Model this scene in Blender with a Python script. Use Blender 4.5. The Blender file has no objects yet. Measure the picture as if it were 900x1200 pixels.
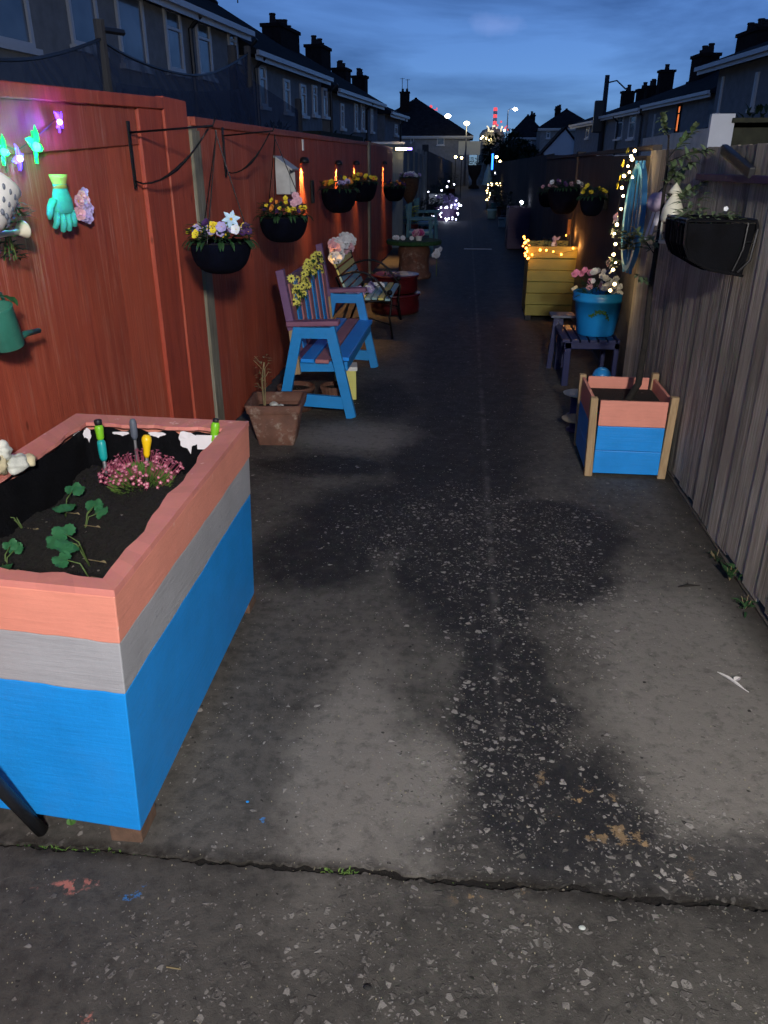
import bpy, bmesh, math, random
from mathutils import Vector, Matrix, Euler, Quaternion
R = random.Random(7)
sc = bpy.context.scene
COL = sc.collection
rad = math.radians
V = Vector
CH = 1.6
PIT = math.atan(405/900); YAW = math.atan(98/math.hypot(900, 405))

# ---------- where a thing seen along a sight line stands ----------
def ray(x, y):
    a = (x-450)/900; b = (600-y)/900
    Y = math.cos(PIT)+b*math.sin(PIT); Z = -math.sin(PIT)+b*math.cos(PIT)
    c, s = math.cos(YAW), math.sin(YAW)
    return V((a*c-Y*s, a*s+Y*c, Z))
O = V((0, 0, CH))
def gp(x, y, z=0.0):
    r = ray(x, y); return O+r*((z-CH)/r.z)
def ax(x, y, X):
    r = ray(x, y); return O+r*(X/r.x)
def ay(x, y, Y):
    r = ray(x, y); return O+r*(Y/r.y)

# ---------- materials ----------
MATS = {}
class NT:
    def __init__(s, name):
        s.m = bpy.data.materials.new(name); s.m.use_nodes = True
        s.t = s.m.node_tree; s.n = s.t.nodes; s.l = s.t.links
        s.b = s.n['Principled BSDF']; s.out = s.n['Material Output']
        MATS[name] = s.m
    def add(s, typ, **kw):
        n = s.n.new(typ)
        for k, v in kw.items(): setattr(n, k, v)
        return n
    def lk(s, a, b): s.l.new(a, b)
    def coord(s, scale=(1, 1, 1), kind='Object'):
        tc = s.add('ShaderNodeTexCoord'); mp = s.add('ShaderNodeMapping')
        mp.inputs['Scale'].default_value = scale
        s.lk(tc.outputs[kind], mp.inputs['Vector']); return mp.outputs[0]
    def noise(s, vec, scale, detail=4, rough=.6, dist=0):
        n = s.add('ShaderNodeTexNoise'); n.inputs['Scale'].default_value = scale
        n.inputs['Detail'].default_value = detail; n.inputs['Roughness'].default_value = rough
        n.inputs['Distortion'].default_value = dist
        s.lk(vec, n.inputs['Vector']); return n.outputs['Fac']
    def ramp(s, fac, stops, interp='LINEAR'):
        r = s.add('ShaderNodeValToRGB'); r.color_ramp.interpolation = interp
        el = r.color_ramp.elements
        while len(el) < len(stops): el.new(.5)
        for e, (p, c) in zip(el, stops):
            e.position = p
            if isinstance(c, (int, float)): c = (c, c, c)
            e.color = (*c[:3], 1)
        s.lk(fac, r.inputs[0]); return r.outputs[0]
    def mix(s, fac, a, b, mode='MIX'):
        m = s.add('ShaderNodeMix', data_type='RGBA', blend_type=mode)
        for k_, sock, v in ((0, m.inputs[0], fac), (1, m.inputs[6], a), (1, m.inputs[7], b)):
            if isinstance(v, (int, float)):
                sock.default_value = v if k_ == 0 else (v, v, v, 1)
            elif isinstance(v, tuple): sock.default_value = (*v[:3], 1)
            else: s.lk(v, sock)
        return m.outputs[2]
    def math(s, op, a, b=0.0, c=0.0, clamp=False):
        m = s.add('ShaderNodeMath', operation=op); m.use_clamp = clamp
        for i, v in enumerate((a, b, c)):
            if isinstance(v, (int, float)): m.inputs[i].default_value = v
            else: s.lk(v, m.inputs[i])
        return m.outputs[0]
    def bump(s, h, strength=.3, dist=.01):
        b = s.add('ShaderNodeBump'); b.inputs['Strength'].default_value = strength
        b.inputs['Distance'].default_value = dist
        s.lk(h, b.inputs['Height']); s.lk(b.outputs[0], s.b.inputs['Normal'])
    def col(s, c): s.lk(c, s.b.inputs['Base Color'])
    def rough(s, v):
        if isinstance(v, (int, float)): s.b.inputs['Roughness'].default_value = v
        else: s.lk(v, s.b.inputs['Roughness'])
    def island(s):
        return s.add('ShaderNodeNewGeometry').outputs['Random Per Island']

def plain(name, c, rough=.6, metal=0, var=.25, scale=12, bump=.15, spec=.5):
    """a surface of one colour with uneven tone and fine relief"""
    t = NT(name); v = t.coord()
    n = t.noise(v, scale, 5)
    d = tuple(x*(1-var) for x in c); u = tuple(min(1, x*(1+var)) for x in c)
    t.col(t.ramp(n, [(.3, d), (.7, u)])); t.rough(rough)
    t.b.inputs['Metallic'].default_value = metal
    t.b.inputs['Specular IOR Level'].default_value = spec
    if bump: t.bump(t.noise(v, scale*6, 3), bump, .004)
    return t.m

def painted(name, c, wear=None, wearamt=.0, grain=(2, 2, 30), var=.12, rough=.55, bump=.6):
    """brushed paint over wood: faint grain, patchy coat, worn spots"""
    t = NT(name); v = t.coord(); g = t.coord(grain)
    n = t.noise(v, 6, 5); gn = t.noise(g, 3, 6, .7)
    base = t.ramp(n, [(.25, tuple(x*(1-var) for x in c)), (.75, tuple(min(1, x*(1+var)) for x in c))])
    base = t.mix(t.math('MULTIPLY', t.ramp(gn, [(.5, 0.), (.8, 1.)]), .4), base, tuple(x*.55 for x in c))
    base = t.mix(t.math('MULTIPLY', t.ramp(t.noise(v, 3.2, 7, .7), [(.52, 0.), (.75, 1.)]), .35), base, tuple(min(1, x*.7+.05) for x in c))
    rnd = t.island()
    base = t.mix(.3, base, t.mix(rnd, tuple(x*.75 for x in c), tuple(min(1, x*1.2) for x in c)))
    if wear:
        wn = t.noise(v, 14, 8, .75)
        base = t.mix(t.ramp(wn, [(.72-wearamt, 0.), (.76-wearamt, 1.)]), base, wear)
    t.col(base); t.rough(rough)
    h = t.math('ADD', t.math('MULTIPLY', gn, .7), t.math('MULTIPLY', t.noise(v, 60, 3), .3))
    t.bump(h, bump, .004)
    return t.m

def glow(name, c, strength, base=None):
    t = NT(name); t.b.inputs['Base Color'].default_value = (*(base or c), 1)
    t.b.inputs['Emission Color'].default_value = (*c, 1)
    t.b.inputs['Emission Strength'].default_value = strength
    return t.m

def leafmat(name, c, c2):
    t = NT(name); v = t.coord()
    rnd = t.island()
    t.col(t.mix(t.math('MULTIPLY', t.noise(v, 30, 3), .35), t.mix(rnd, c, c2), tuple(x*.4 for x in c)))
    t.rough(.55); t.b.inputs['Specular IOR Level'].default_value = .3
    return t.m

# weathered, featheredge boards
def boards(name, lo, hi, streak, grain=(18, 18, 1.1), scale=2.2, wear=.62, rough=.85, islandamt=.6, bumpk=.9):
    t = NT(name); g = t.coord(grain); v = t.coord()
    rnd = t.island()
    gn = t.noise(g, scale, 7, .72, .4); big = t.noise(v, 1.6, 4)
    base = t.mix(t.ramp(gn, [(.3, 0.), (.7, 1.)]), lo, hi)
    base = t.mix(t.math('MULTIPLY', islandamt, rnd), base, t.mix(rnd, tuple(x*.6 for x in lo), tuple(min(1, x*1.12) for x in hi)))
    sn = t.noise(t.coord((30, 30, .8)), 2.4, 6, .8)
    m = t.math('MULTIPLY', t.ramp(sn, [(wear, 0.), (wear+.09, 1.)]), t.ramp(big, [(.35, 0.), (.62, 1.)]))
    base = t.mix(t.math('MULTIPLY', m, .75), base, streak)
    # knots
    vo = t.add('ShaderNodeTexVoronoi'); vo.inputs['Scale'].default_value = 3.1; vo.inputs['Randomness'].default_value = 1
    t.lk(t.coord((2.0, 2.0, .8)), vo.inputs['Vector'])
    k = t.ramp(vo.outputs['Distance'], [(.035, 1.), (.06, 0.)])
    base = t.mix(t.math('MULTIPLY', k, .7), base, tuple(x*.35 for x in lo))
    dk = t.ramp(t.noise(t.coord((9, 9, 1.)), 1.4, 6, .7), [(.55, 0.), (.72, 1.)])
    base = t.mix(t.math('MULTIPLY', dk, .45), base, tuple(x*.45 for x in lo))
    t.col(base); t.rough(rough); t.bump(t.math('ADD', gn, t.math('MULTIPLY', sn, .6)), bumpk, .006)
    return t.m

boards('red fence stain', (.26, .042, .022), (.46, .092, .045), (.58, .30, .22), grain=(10, 10, .9), wear=.525, rough=.6, islandamt=.55, bumpk=.5)
boards('red frame stain', (.27, .034, .018), (.54, .095, .045), (.55, .28, .20), grain=(8, 8, 1.), wear=.57, rough=.6)
boards('weathered grey boards', (.070, .058, .043), (.38, .325, .255), (.66, .60, .51), grain=(7, 7, .7), wear=.47, islandamt=.9)
boards('brown fence boards', (.045, .036, .028), (.10, .082, .065), (.12, .10, .09), wear=.6)
boards('old timber post', (.12, .11, .075), (.30, .28, .20), (.42, .42, .36), wear=.5)
boards('far grey boards', (.10, .12, .13), (.20, .23, .24), (.25, .25, .25), islandamt=.3)
boards('dark stained boards', (.02, .022, .026), (.05, .052, .06), (.07, .07, .08))
painted('coral paint', (.76, .29, .21), (.80, .44, .36), .08, var=.13)
painted('coral rim paint', (.66, .24, .20), (.85, .55, .50), .10, var=.14)
painted('grey paint', (.36, .37, .395), (.20, .22, .26), .07, var=.18, bump=.8)
painted('blue paint', (.010, .285, .80), (.07, .36, .74), .06, var=.16, rough=.42)
painted('bench blue paint', (.010, .27, .70), (.10, .16, .22), .02, var=.15, rough=.45)
painted('bench skylit blue paint', (.01, .30, .98), (.2, .3, .5), .02, var=.12, rough=.4)  # bench blue brightened in the colour for sky light on the upturned seat
painted('bench pink paint', (.42, .17, .185), (.5, .4, .35), .05)
painted('mauve paint', (.17, .085, .20), (.2, .15, .2), .02)
painted('mauve pink paint', (.25, .105, .18), (.3, .2, .2), .02)
painted('yellow green paint', (.29, .26, .04), (.22, .18, .04), .06, grain=(2, 2, 20), var=.22)
painted('pale yellow paint', (.72, .70, .20), (.3, .3, .2), .03)
painted('pale blue paint', (.28, .50, .56), (.2, .3, .3), .03)
painted('pot blue paint', (.012, .25, .66), (.02, .2, .4), .0, grain=(2, 2, 2), var=.06, rough=.35, bump=.1)
painted('navy paint', (.012, .018, .085), (.05, .06, .12), .05, rough=.38)
painted('purple paint', (.045, .02, .07), (.05, .03, .07), .03)
painted('teal paint', (.03, .17, .22), (.05, .15, .2), .03)
painted('hoop blue paint', (.03, .20, .42), (.1, .2, .3), .03)
boards('raw pine', (.30, .19, .09), (.50, .36, .20), (.55, .45, .3), grain=(30, 30, 3), wear=.7, rough=.7, islandamt=.2, bumpk=.4)
plain('black iron', (.012, .012, .014), .4, .6, var=.4, scale=40)
plain('black plastic', (.012, .013, .016), .45, var=.3, scale=10, bump=.2)
plain('liner', (.002, .003, .009), .95, var=.5, scale=7, bump=.8, spec=.08)
plain('black membrane', (.0022, .0025, .004), .9, var=.5, scale=14, bump=.9, spec=.15)
plain('white plastic', (.75, .76, .74), .4, var=.06)
plain('cream plastic', (.72, .70, .55), .4, var=.06)
plain('green metal', (.03, .16, .12), .4, var=.25)
plain('lime rubber', (.20, .55, .02), .4, var=.1, bump=0)
plain('teal rubber', (.01, .36, .36), .4, var=.15, bump=0)
plain('yellow rubber', (.90, .58, .01), .35, var=.08, bump=0)
plain('grey plastic', (.10, .12, .16), .5, var=.3)
plain('galvanised', (.35, .36, .38), .4, .7, var=.3)
plain('dark red glaze', (.065, .006, .010), .3, var=.35, scale=9, bump=.2)
plain('green baize', (.02, .07, .02), .9, var=.5, scale=20)
plain('brown coir', (.07, .035, .018), .95, var=.5, scale=30, bump=.9)
plain('card orange', (.62, .33, .13), .7, var=.1)
plain('paper white', (.78, .76, .80), .7, var=.06, bump=.1)
plain('saucer grey', (.42, .46, .44), .45, var=.15)
plain('saucer tan', (.24, .22, .15), .55, var=.2)
plain('blue ball paint', (.02, .25, .62), .3, var=.06, bump=0)
plain('lilac felt', (.50, .40, .52), .8, var=.1)
plain('weathered white paint', (.56, .58, .56), .6, var=.15)
plain('render wall', (.25, .26, .27), .95, var=.18, scale=4, bump=.6)
plain('render wall cream', (.27, .265, .24), .95, var=.18, scale=4, bump=.6)
plain('chimney brick', (.022, .015, .016), .95, var=.4, scale=8, bump=.6, spec=.1)
plain('chimney pot clay', (.03, .017, .016), .9, var=.3)
plain('upvc white', (.60, .62, .65), .35, var=.04, bump=0)
plain('downpipe', (.02, .02, .022), .4, var=.2)
plain('stone cream', (.62, .55, .36), .75, var=.25, scale=25, bump=.6)
plain('stone white', (.60, .62, .56), .75, var=.25, scale=25, bump=.6)
plain('brick brown', (.12, .07, .045), .9, var=.3, scale=20, bump=.6)
plain('bark', (.016, .013, .011), .9, var=.5, scale=40, bump=.9)
plain('stem green', (.09, .15, .04), .6, var=.3)
plain('stem dry', (.20, .16, .08), .8, var=.3)
plain('glove teal', (.05, .50, .42), .85, var=.12, scale=60, bump=.4)
plain('glove yellow', (.45, .58, .14), .85, var=.12, scale=60, bump=.4)
plain('glass dark', (.02, .03, .05), .06, var=.1, bump=0, spec=.8)
plain('shed felt', (.035, .036, .020), .9, var=.4)
plain('feather', (.62, .60, .58), .8, var=.2)
plain('tar dark', (.012, .012, .012), .8, var=.4, scale=40)
plain('tank paint', (.3, .3, .28), .6, var=.1)

def pane():
    t = NT('window pane'); v = t.coord((.6, .6, .6), 'Object')
    t.col(t.ramp(t.noise(v, 1.5, 2), [(.35, (.05, .07, .10)), (.65, (.18, .22, .27))])); t.rough(.12)  # blue-grey tone stands in for reflected sky and curtains
    t.b.inputs['Specular IOR Level'].default_value = .9
pane()
def terracotta():
    t = NT('terracotta'); v = t.coord()
    b = t.ramp(t.noise(v, 9, 6), [(.3, (.10, .045, .030)), (.7, (.20, .092, .060))])
    m = t.ramp(t.noise(v, 11, 8, .7), [(.55, 0.), (.66, 1.)])
    t.col(t.mix(t.math('MULTIPLY', m, .55), b, (.40, .33, .27))); t.rough(.75); t.bump(t.noise(v, 70, 4), .4, .004)
terracotta()
def soil():
    t = NT('soil'); v = t.coord()
    b = t.ramp(t.noise(v, 45, 8, .75), [(.35, (.0025, .0022, .002)), (.75, (.016, .012, .009))])
    w = t.add('ShaderNodeTexVoronoi'); w.inputs['Scale'].default_value = 46; t.lk(v, w.inputs['Vector'])
    sep = t.add('ShaderNodeSeparateColor'); t.lk(w.outputs['Color'], sep.inputs[0])
    s = t.math('MULTIPLY', t.math('GREATER_THAN', sep.outputs[0], .955), t.math('LESS_THAN', w.outputs['Distance'], .22))
    t.col(t.mix(s, b, (.30, .27, .22))); t.rough(.95)
    t.bump(t.noise(v, 60, 8, .8), 1, .02)
soil()
def slates():
    t = NT('roof slates'); v = t.coord((1, 1, 1))
    br = t.add('ShaderNodeTexBrick'); br.inputs['Scale'].default_value = 1.
    br.inputs['Brick Width'].default_value = .3; br.inputs['Row Height'].default_value = .22; br.inputs['Mortar Size'].default_value = .012
    br.inputs['Color1'].default_value = (.018, .02, .024, 1); br.inputs['Color2'].default_value = (.038, .038, .044, 1); br.inputs['Mortar'].default_value = (.008, .008, .01, 1)
    t.lk(t.coord((1, 1, 1), 'UV'), br.inputs['Vector'])
    t.col(t.mix(.4, br.outputs[0], t.ramp(t.noise(v, 2.5, 5), [(.3, (.012, .014, .017)), (.7, (.045, .044, .05))])))
    t.rough(.95); t.b.inputs['Specular IOR Level'].default_value = .08; t.bump(br.outputs['Fac'], .5, .01)
slates()
def net():
    t = NT('net mesh')
    tr = t.add('ShaderNodeBsdfTransparent'); mx = t.add('ShaderNodeMixShader')
    wv = t.add('ShaderNodeTexWave'); wv.inputs['Scale'].default_value = 40; t.lk(t.coord(), wv.inputs['Vector'])
    t.b.inputs['Base Color'].default_value = (.008, .026, .075, 1); t.rough(.9)
    t.lk(t.math('ADD', .66, t.math('MULTIPLY', wv.outputs[1], .2)), mx.inputs[0])
    t.lk(tr.outputs[0], mx.inputs[1]); t.lk(t.b.outputs[0], mx.inputs[2]); t.lk(mx.outputs[0], t.out.inputs[0])
net()
leafmat('leaf green', (.035, .12, .02), (.07, .17, .035))
leafmat('leaf dark', (.015, .05, .016), (.035, .09, .03))
leafmat('leaf strawberry', (.020, .12, .045), (.04, .17, .07))
leafmat('leaf saxifrage', (.07, .16, .03), (.14, .22, .05))
leafmat('leaf sapling', (.10, .16, .07), (.18, .23, .12))
leafmat('leaf night', (.010, .025, .012), (.02, .04, .018))
for nm, c in dict(yellow=(.80, .62, .03), white=(.78, .80, .82), lilac=(.42, .36, .62), pink=(.75, .28, .45), palepink=(.72, .45, .52), purple=(.05, .015, .09),
                  orange=(.75, .25, .03), magenta=(.45, .07, .25), rose=(.34, .06, .12), iceblue=(.48, .66, .80), daisy=(.70, .66, .12)).items():
    plain('petal '+nm, c, .7, var=.15, scale=50, bump=0)
plain('flower eye dark', (.02, .008, .02), .7, bump=0)
plain('flower eye gold', (.65, .35, .02), .7, bump=0)
# lamps and lit things
glow('warm bulb', (1., .70, .30), 24)
glow('orange bulb', (1., .30, .04), 16)
glow('cool bulb', (.72, .76, 1.), 14)
glow('amber lamp', (1., .30, .04), 14)
glow('white lamp', (1., .96, .88), 30)
glow('yellow lamp', (1., .80, .35), 18)
glow('red glow', (1., .10, .12), 1.0)
glow('blue lamp', (.02, .16, 1.), 5)
glow('violet lamp', (.30, .22, 1.), 9)
glow('green lamp', (.04, 1., .22), 6)
glow('cyan lamp', (.03, .8, 1.), 6)
glow('blue fairy', (.07, .03, 1.), 4)
glow('green fairy', (.006, .8, .10), 1.6)
glow('lit window', (1., .24, .06), .85)
glow('lit board', (.80, .80, .58), .42)
glow('lit steam', (1., .90, .66), .8)

# ---------- meshes ----------
class MB:
    def __init__(s): s.v = []; s.f = []; s.mi = []; s.cur = 0; s.uv = {}
    def add(s, vs, fs):
        b = len(s.v); s.v += [V(p) for p in vs]
        for f in fs: s.f.append([b+i for i in f]); s.mi.append(s.cur)
        return s
    def hexa(s, lo, hi):   # four bottom corners ccw, four top corners
        return s.add(list(lo)+list(hi), [(3, 2, 1, 0), (4, 5, 6, 7), (0, 1, 5, 4), (1, 2, 6, 5), (2, 3, 7, 6), (3, 0, 4, 7)])
    def box(s, c, d, rot=None):
        x, y, z = d[0]/2, d[1]/2, d[2]/2
        p = [V(q) for q in ((-x, -y, -z), (x, -y, -z), (x, y, -z), (-x, y, -z), (-x, -y, z), (x, -y, z), (x, y, z), (-x, y, z))]
        if rot is not None:
            m = rot if isinstance(rot, Matrix) else Euler(rot).to_matrix()
            p = [m @ q for q in p]
        p = [q+V(c) for q in p]
        return s.hexa(p[:4], p[4:])
    def span(s, a, b):
        return s.box([(a[i]+b[i])/2 for i in range(3)], [abs(b[i]-a[i]) for i in range(3)])
    def beam(s, p, q, w, t, up=(0, 0, 1)):
        p, q = V(p), V(q); d = (q-p).normalized(); u = V(up)
        if abs(d.dot(u)) > .98: u = V((0, 1, 0))
        a = d.cross(u).normalized()*w/2; b = a.cross(d).normalized()*t/2
        c = [(-1, -1), (1, -1), (1, 1), (-1, 1)]
        return s.hexa([p+a*i+b*j for i, j in c], [q+a*i+b*j for i, j in c])
    def tube(s, pts, r, n=8, cap=True):
        pts = [V(p) for p in pts]; k = len(pts)
        rs = r if isinstance(r, (list, tuple)) else [r]*k
        b = len(s.v); prev = None
        for i, p in enumerate(pts):
            d = (pts[min(i+1, k-1)]-pts[max(i-1, 0)])
            d = d.normalized() if d.length > 1e-9 else V((0, 0, 1))
            if prev is None: a = d.orthogonal().normalized()
            else:
                a = prev-d*prev.dot(d); a = a.normalized() if a.length > 1e-6 else d.orthogonal().normalized()
            prev = a; c = d.cross(a)
            for j in range(n):
                t = 2*math.pi*j/n; s.v.append(p+(a*math.cos(t)+c*math.sin(t))*rs[i])
        for i in range(k-1):
            for j in range(n):
                s.f.append([b+i*n+j, b+i*n+(j+1) % n, b+(i+1)*n+(j+1) % n, b+(i+1)*n+j]); s.mi.append(s.cur)
        if cap:
            s.f.append([b+j for j in range(n)][::-1]); s.f.append([b+(k-1)*n+j for j in range(n)]); s.mi += [s.cur]*2
        return s
    def lathe(s, prof, n=24, c=(0, 0, 0), M=None, sx=1, sy=1, wob=0):
        b = len(s.v); c = V(c)
        for r, z in prof:
            for j in range(n):
                t = 2*math.pi*j/n; rr = r*(1+wob*math.sin(3*t+z*20)+wob*.6*math.sin(7*t))
                p = V((rr*math.cos(t)*sx, rr*math.sin(t)*sy, z))
                s.v.append((M @ p if M is not None else p)+c)
        k = len(prof)
        for i in range(k-1):
            for j in range(n):
                s.f.append([b+i*n+j, b+i*n+(j+1) % n, b+(i+1)*n+(j+1) % n, b+(i+1)*n+j]); s.mi.append(s.cur)
        if prof[0][0] > 1e-6: s.f.append([b+j for j in range(n)][::-1]); s.mi.append(s.cur)
        if prof[-1][0] > 1e-6: s.f.append([b+(k-1)*n+j for j in range(n)]); s.mi.append(s.cur)
        return s
    def sph(s, c, r, n=10, sc3=(1, 1, 1), M=None):
        prof = [(math.sin(math.pi*i/n)*1.0, -math.cos(math.pi*i/n)) for i in range(n+1)]
        prof = [(max(a, 1e-5)*r, z*r) for a, z in prof]
        m = Matrix.Diagonal(V(sc3))
        if M is not None: m = M @ m
        return s.lathe(prof, max(6, int(n*1.5)), c, m)
    def leaf(s, p, d, up, L, W, bend=.25, seg=3):
        p, d, up = V(p), V(d).normalized(), V(up)
        a = d.cross(up); a = a.normalized() if a.length > 1e-5 else d.orthogonal().normalized()
        u = a.cross(d).normalized(); vs = []; fs = []
        wid = [.25, 1, .8, .05] if seg == 3 else [.3, 1, .05]
        k = len(wid)
        for i in range(k):
            t = i/(k-1); q = p+d*L*t-u*bend*L*t*t; w = wid[i]*W/2
            vs += [q-a*w+u*w*.35, q, q+a*w+u*w*.35]
        for i in range(k-1):
            o = 3*i; fs += [(o, o+1, o+4, o+3), (o+1, o+2, o+5, o+4)]
        return s.add(vs, fs)
    def disc(s, c, nrm, r, n=8, lobes=0, amp=.0, cup=0, ph=0):
        c, nrm = V(c), V(nrm).normalized(); a = nrm.orthogonal().normalized(); b = nrm.cross(a)
        vs = [c]; N = n
        for j in range(N):
            t = 2*math.pi*j/N+ph; rr = r*(1+amp*math.cos(lobes*t)) if lobes else r
            vs.append(c+(a*math.cos(t)+b*math.sin(t))*rr+nrm*cup)
        return s.add(vs, [(0, 1+j, 1+(j+1) % N) for j in range(N)])
    def build(s, name, mats, parent=None, smooth=False, bevel=0, loc=None, solid=0, uvs=None):
        me = bpy.data.meshes.new(name); me.from_pydata([tuple(p) for p in s.v], [], s.f)
        if isinstance(mats, str): mats = [mats]
        for m in mats: me.materials.append(MATS[m])
        me.polygons.foreach_set('material_index', s.mi)
        if smooth: me.polygons.foreach_set('use_smooth', [True]*len(s.f))
        if uvs is not None:
            l = me.uv_layers.new(name='uv')
            for p in me.polygons:
                for li in p.loop_indices:
                    l.data[li].uv = uvs(me.vertices[me.loops[li].vertex_index].co)
        me.update()
        o = bpy.data.objects.new(name, me); COL.objects.link(o)
        if parent is not None: o.parent = parent
        if loc is not None: o.location = loc
        if solid:
            m = o.modifiers.new('thickness', 'SOLIDIFY'); m.thickness = solid; m.offset = 0
        if bevel:
            m = o.modifiers.new('edge', 'BEVEL'); m.width = bevel; m.segments = 2; m.limit_method = 'ANGLE'; m.angle_limit = rad(40)
            m.use_clamp_overlap = True
        return o

def thing(name, label, cat, loc=(0, 0, 0), rz=0, group=None, kind=None):
    o = bpy.data.objects.new(name, None); COL.objects.link(o); o.empty_display_size = .1
    o.location = loc; o.rotation_euler = (0, 0, rz)
    return tag(o, label, cat, group, kind)
def tag(o, label=None, cat=None, group=None, kind=None):
    if label: o['label'] = label
    if cat: o['category'] = cat
    if group: o['group'] = group
    if kind: o['kind'] = kind
    return o
def kids(o): return [c for c in bpy.data.objects if c.parent == o]
def copy_tree(o, parent=None, ch=None):
    c = o.copy(); COL.objects.link(c)
    if parent is not None: c.parent = parent
    for k in kids(o): copy_tree(k, c)
    return c
def child_copy(proto_me, name, parent, loc, rot=(0, 0, 0), scale=1.0):
    o = bpy.data.objects.new(name, proto_me); COL.objects.link(o); o.parent = parent
    o.location = loc; o.rotation_euler = rot if not isinstance(rot, Quaternion) else rot.to_euler()
    o.scale = (scale,)*3 if isinstance(scale, (int, float)) else scale
    return o
def light(name, typ, loc, col, e, size=.02, parent=None, rot=None, **kw):
    d = bpy.data.lights.new(name, typ); d.color = col; d.energy = e
    if typ in ('POINT', 'SPOT'): d.shadow_soft_size = size
    for k, v in kw.items(): setattr(d, k, v)
    o = bpy.data.objects.new(name, d); COL.objects.link(o); o.location = loc
    if rot is not None: o.rotation_euler = rot
    if parent is not None: o.parent = parent
    return o

# ---------- flower head meshes, shared by every copy ----------
def flower_mesh(name, petals, r, pm, em, kind='pansy'):
    mb = MB()
    if kind == 'pansy':
        for i in range(petals):
            t = 2*math.pi*i/petals+.3; d = V((math.cos(t), math.sin(t), 0))
            mb.disc(d*r*.5+V((0, 0, .002*i)), V((0, 0, 1))-d*.3, r*.55, 8, cup=.1*r)
    elif kind == 'star':
        for i in range(petals):
            t = 2*math.pi*i/petals; d = V((math.cos(t), math.sin(t), 0))
            mb.leaf((0, 0, 0), d+V((0, 0, .25)), (0, 0, 1), r, r*.55, .15)
    elif kind == 'daisy':
        for i in range(petals):
            t = 2*math.pi*i/petals; d = V((math.cos(t), math.sin(t), 0))
            mb.leaf(d*r*.15, d+V((0, 0, .12)), (0, 0, 1), r*.85, r*.42, .2, 2)
    elif kind == 'rose':
        for k in range(3):
            for i in range(petals):
                t = 2*math.pi*i/petals+k*.6; d = V((math.cos(t), math.sin(t), 0))
                mb.disc(d*r*(.62-.2*k)+V((0, 0, r*.22*k)), V((0, 0, 1))-d*(.4+.35*k), r*(.46-.08*k), 7, cup=.12*r)
    mb.cur = 1
    mb.sph((0, 0, r*.12), r*(.17 if kind != 'daisy' else .27), 5, (1, 1, .5))
    o = mb.build(name, ['petal '+pm, em]); me = o.data
    bpy.data.objects.remove(o); return me
FL = {
    'yellow': flower_mesh('pansy', 5, .030, 'yellow', 'flower eye dark'),
    'white': flower_mesh('pansy', 5, .030, 'white', 'flower eye gold'),
    'lilac': flower_mesh('pansy', 5, .030, 'lilac', 'flower eye gold'),
    'purple': flower_mesh('pansy', 5, .030, 'purple', 'flower eye gold'),
    'orange': flower_mesh('pansy', 5, .026, 'orange', 'flower eye dark'),
    'pink': flower_mesh('blossom', 6, .040, 'pink', 'flower eye gold', 'rose'),
    'palepink': flower_mesh('blossom', 6, .040, 'palepink', 'flower eye gold', 'rose'),
    'roselilac': flower_mesh('blossom', 6, .040, 'lilac', 'flower eye gold', 'rose'),
    'rosewhite': flower_mesh('blossom', 6, .040, 'white', 'flower eye gold', 'rose'),
    'magenta': flower_mesh('blossom', 6, .040, 'magenta', 'flower eye dark', 'rose'),
    'star': flower_mesh('lily', 6, .075, 'iceblue', 'flower eye gold', 'star'),
    'daisy': flower_mesh('daisy', 10, .026, 'daisy', 'flower eye dark', 'daisy'),
}
def aim(d):  # rotation that turns +Z to d
    return V((0, 0, 1)).rotation_difference(V(d).normalized())
def flower(parent, kind, loc, d=(0, 0, 1), scale=1., name='flower'):
    q = aim(V(d)+V((R.uniform(-.2, .2), R.uniform(-.2, .2), 0)))
    q = q @ Quaternion((0, 0, 1), R.uniform(0, 6.28))
    return child_copy(FL[kind], name, parent, loc, q, scale*R.uniform(.85, 1.15))
def foliage(mb, c, rx, ry, rz, n, L=.04, W=.02, up=.5):
    for _ in range(n):
        t = R.uniform(0, 6.28); k = math.sqrt(R.random()); d = V((math.cos(t), math.sin(t), R.uniform(-.2, 1)*up+.2))
        p = V(c)+V((rx*k*math.cos(t), ry*k*math.sin(t), rz*R.random()))
        mb.leaf(p, d, (0, 0, 1), L*R.uniform(.6, 1.3), W*R.uniform(.7, 1.2), R.uniform(.1, .6))
    return mb

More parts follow.
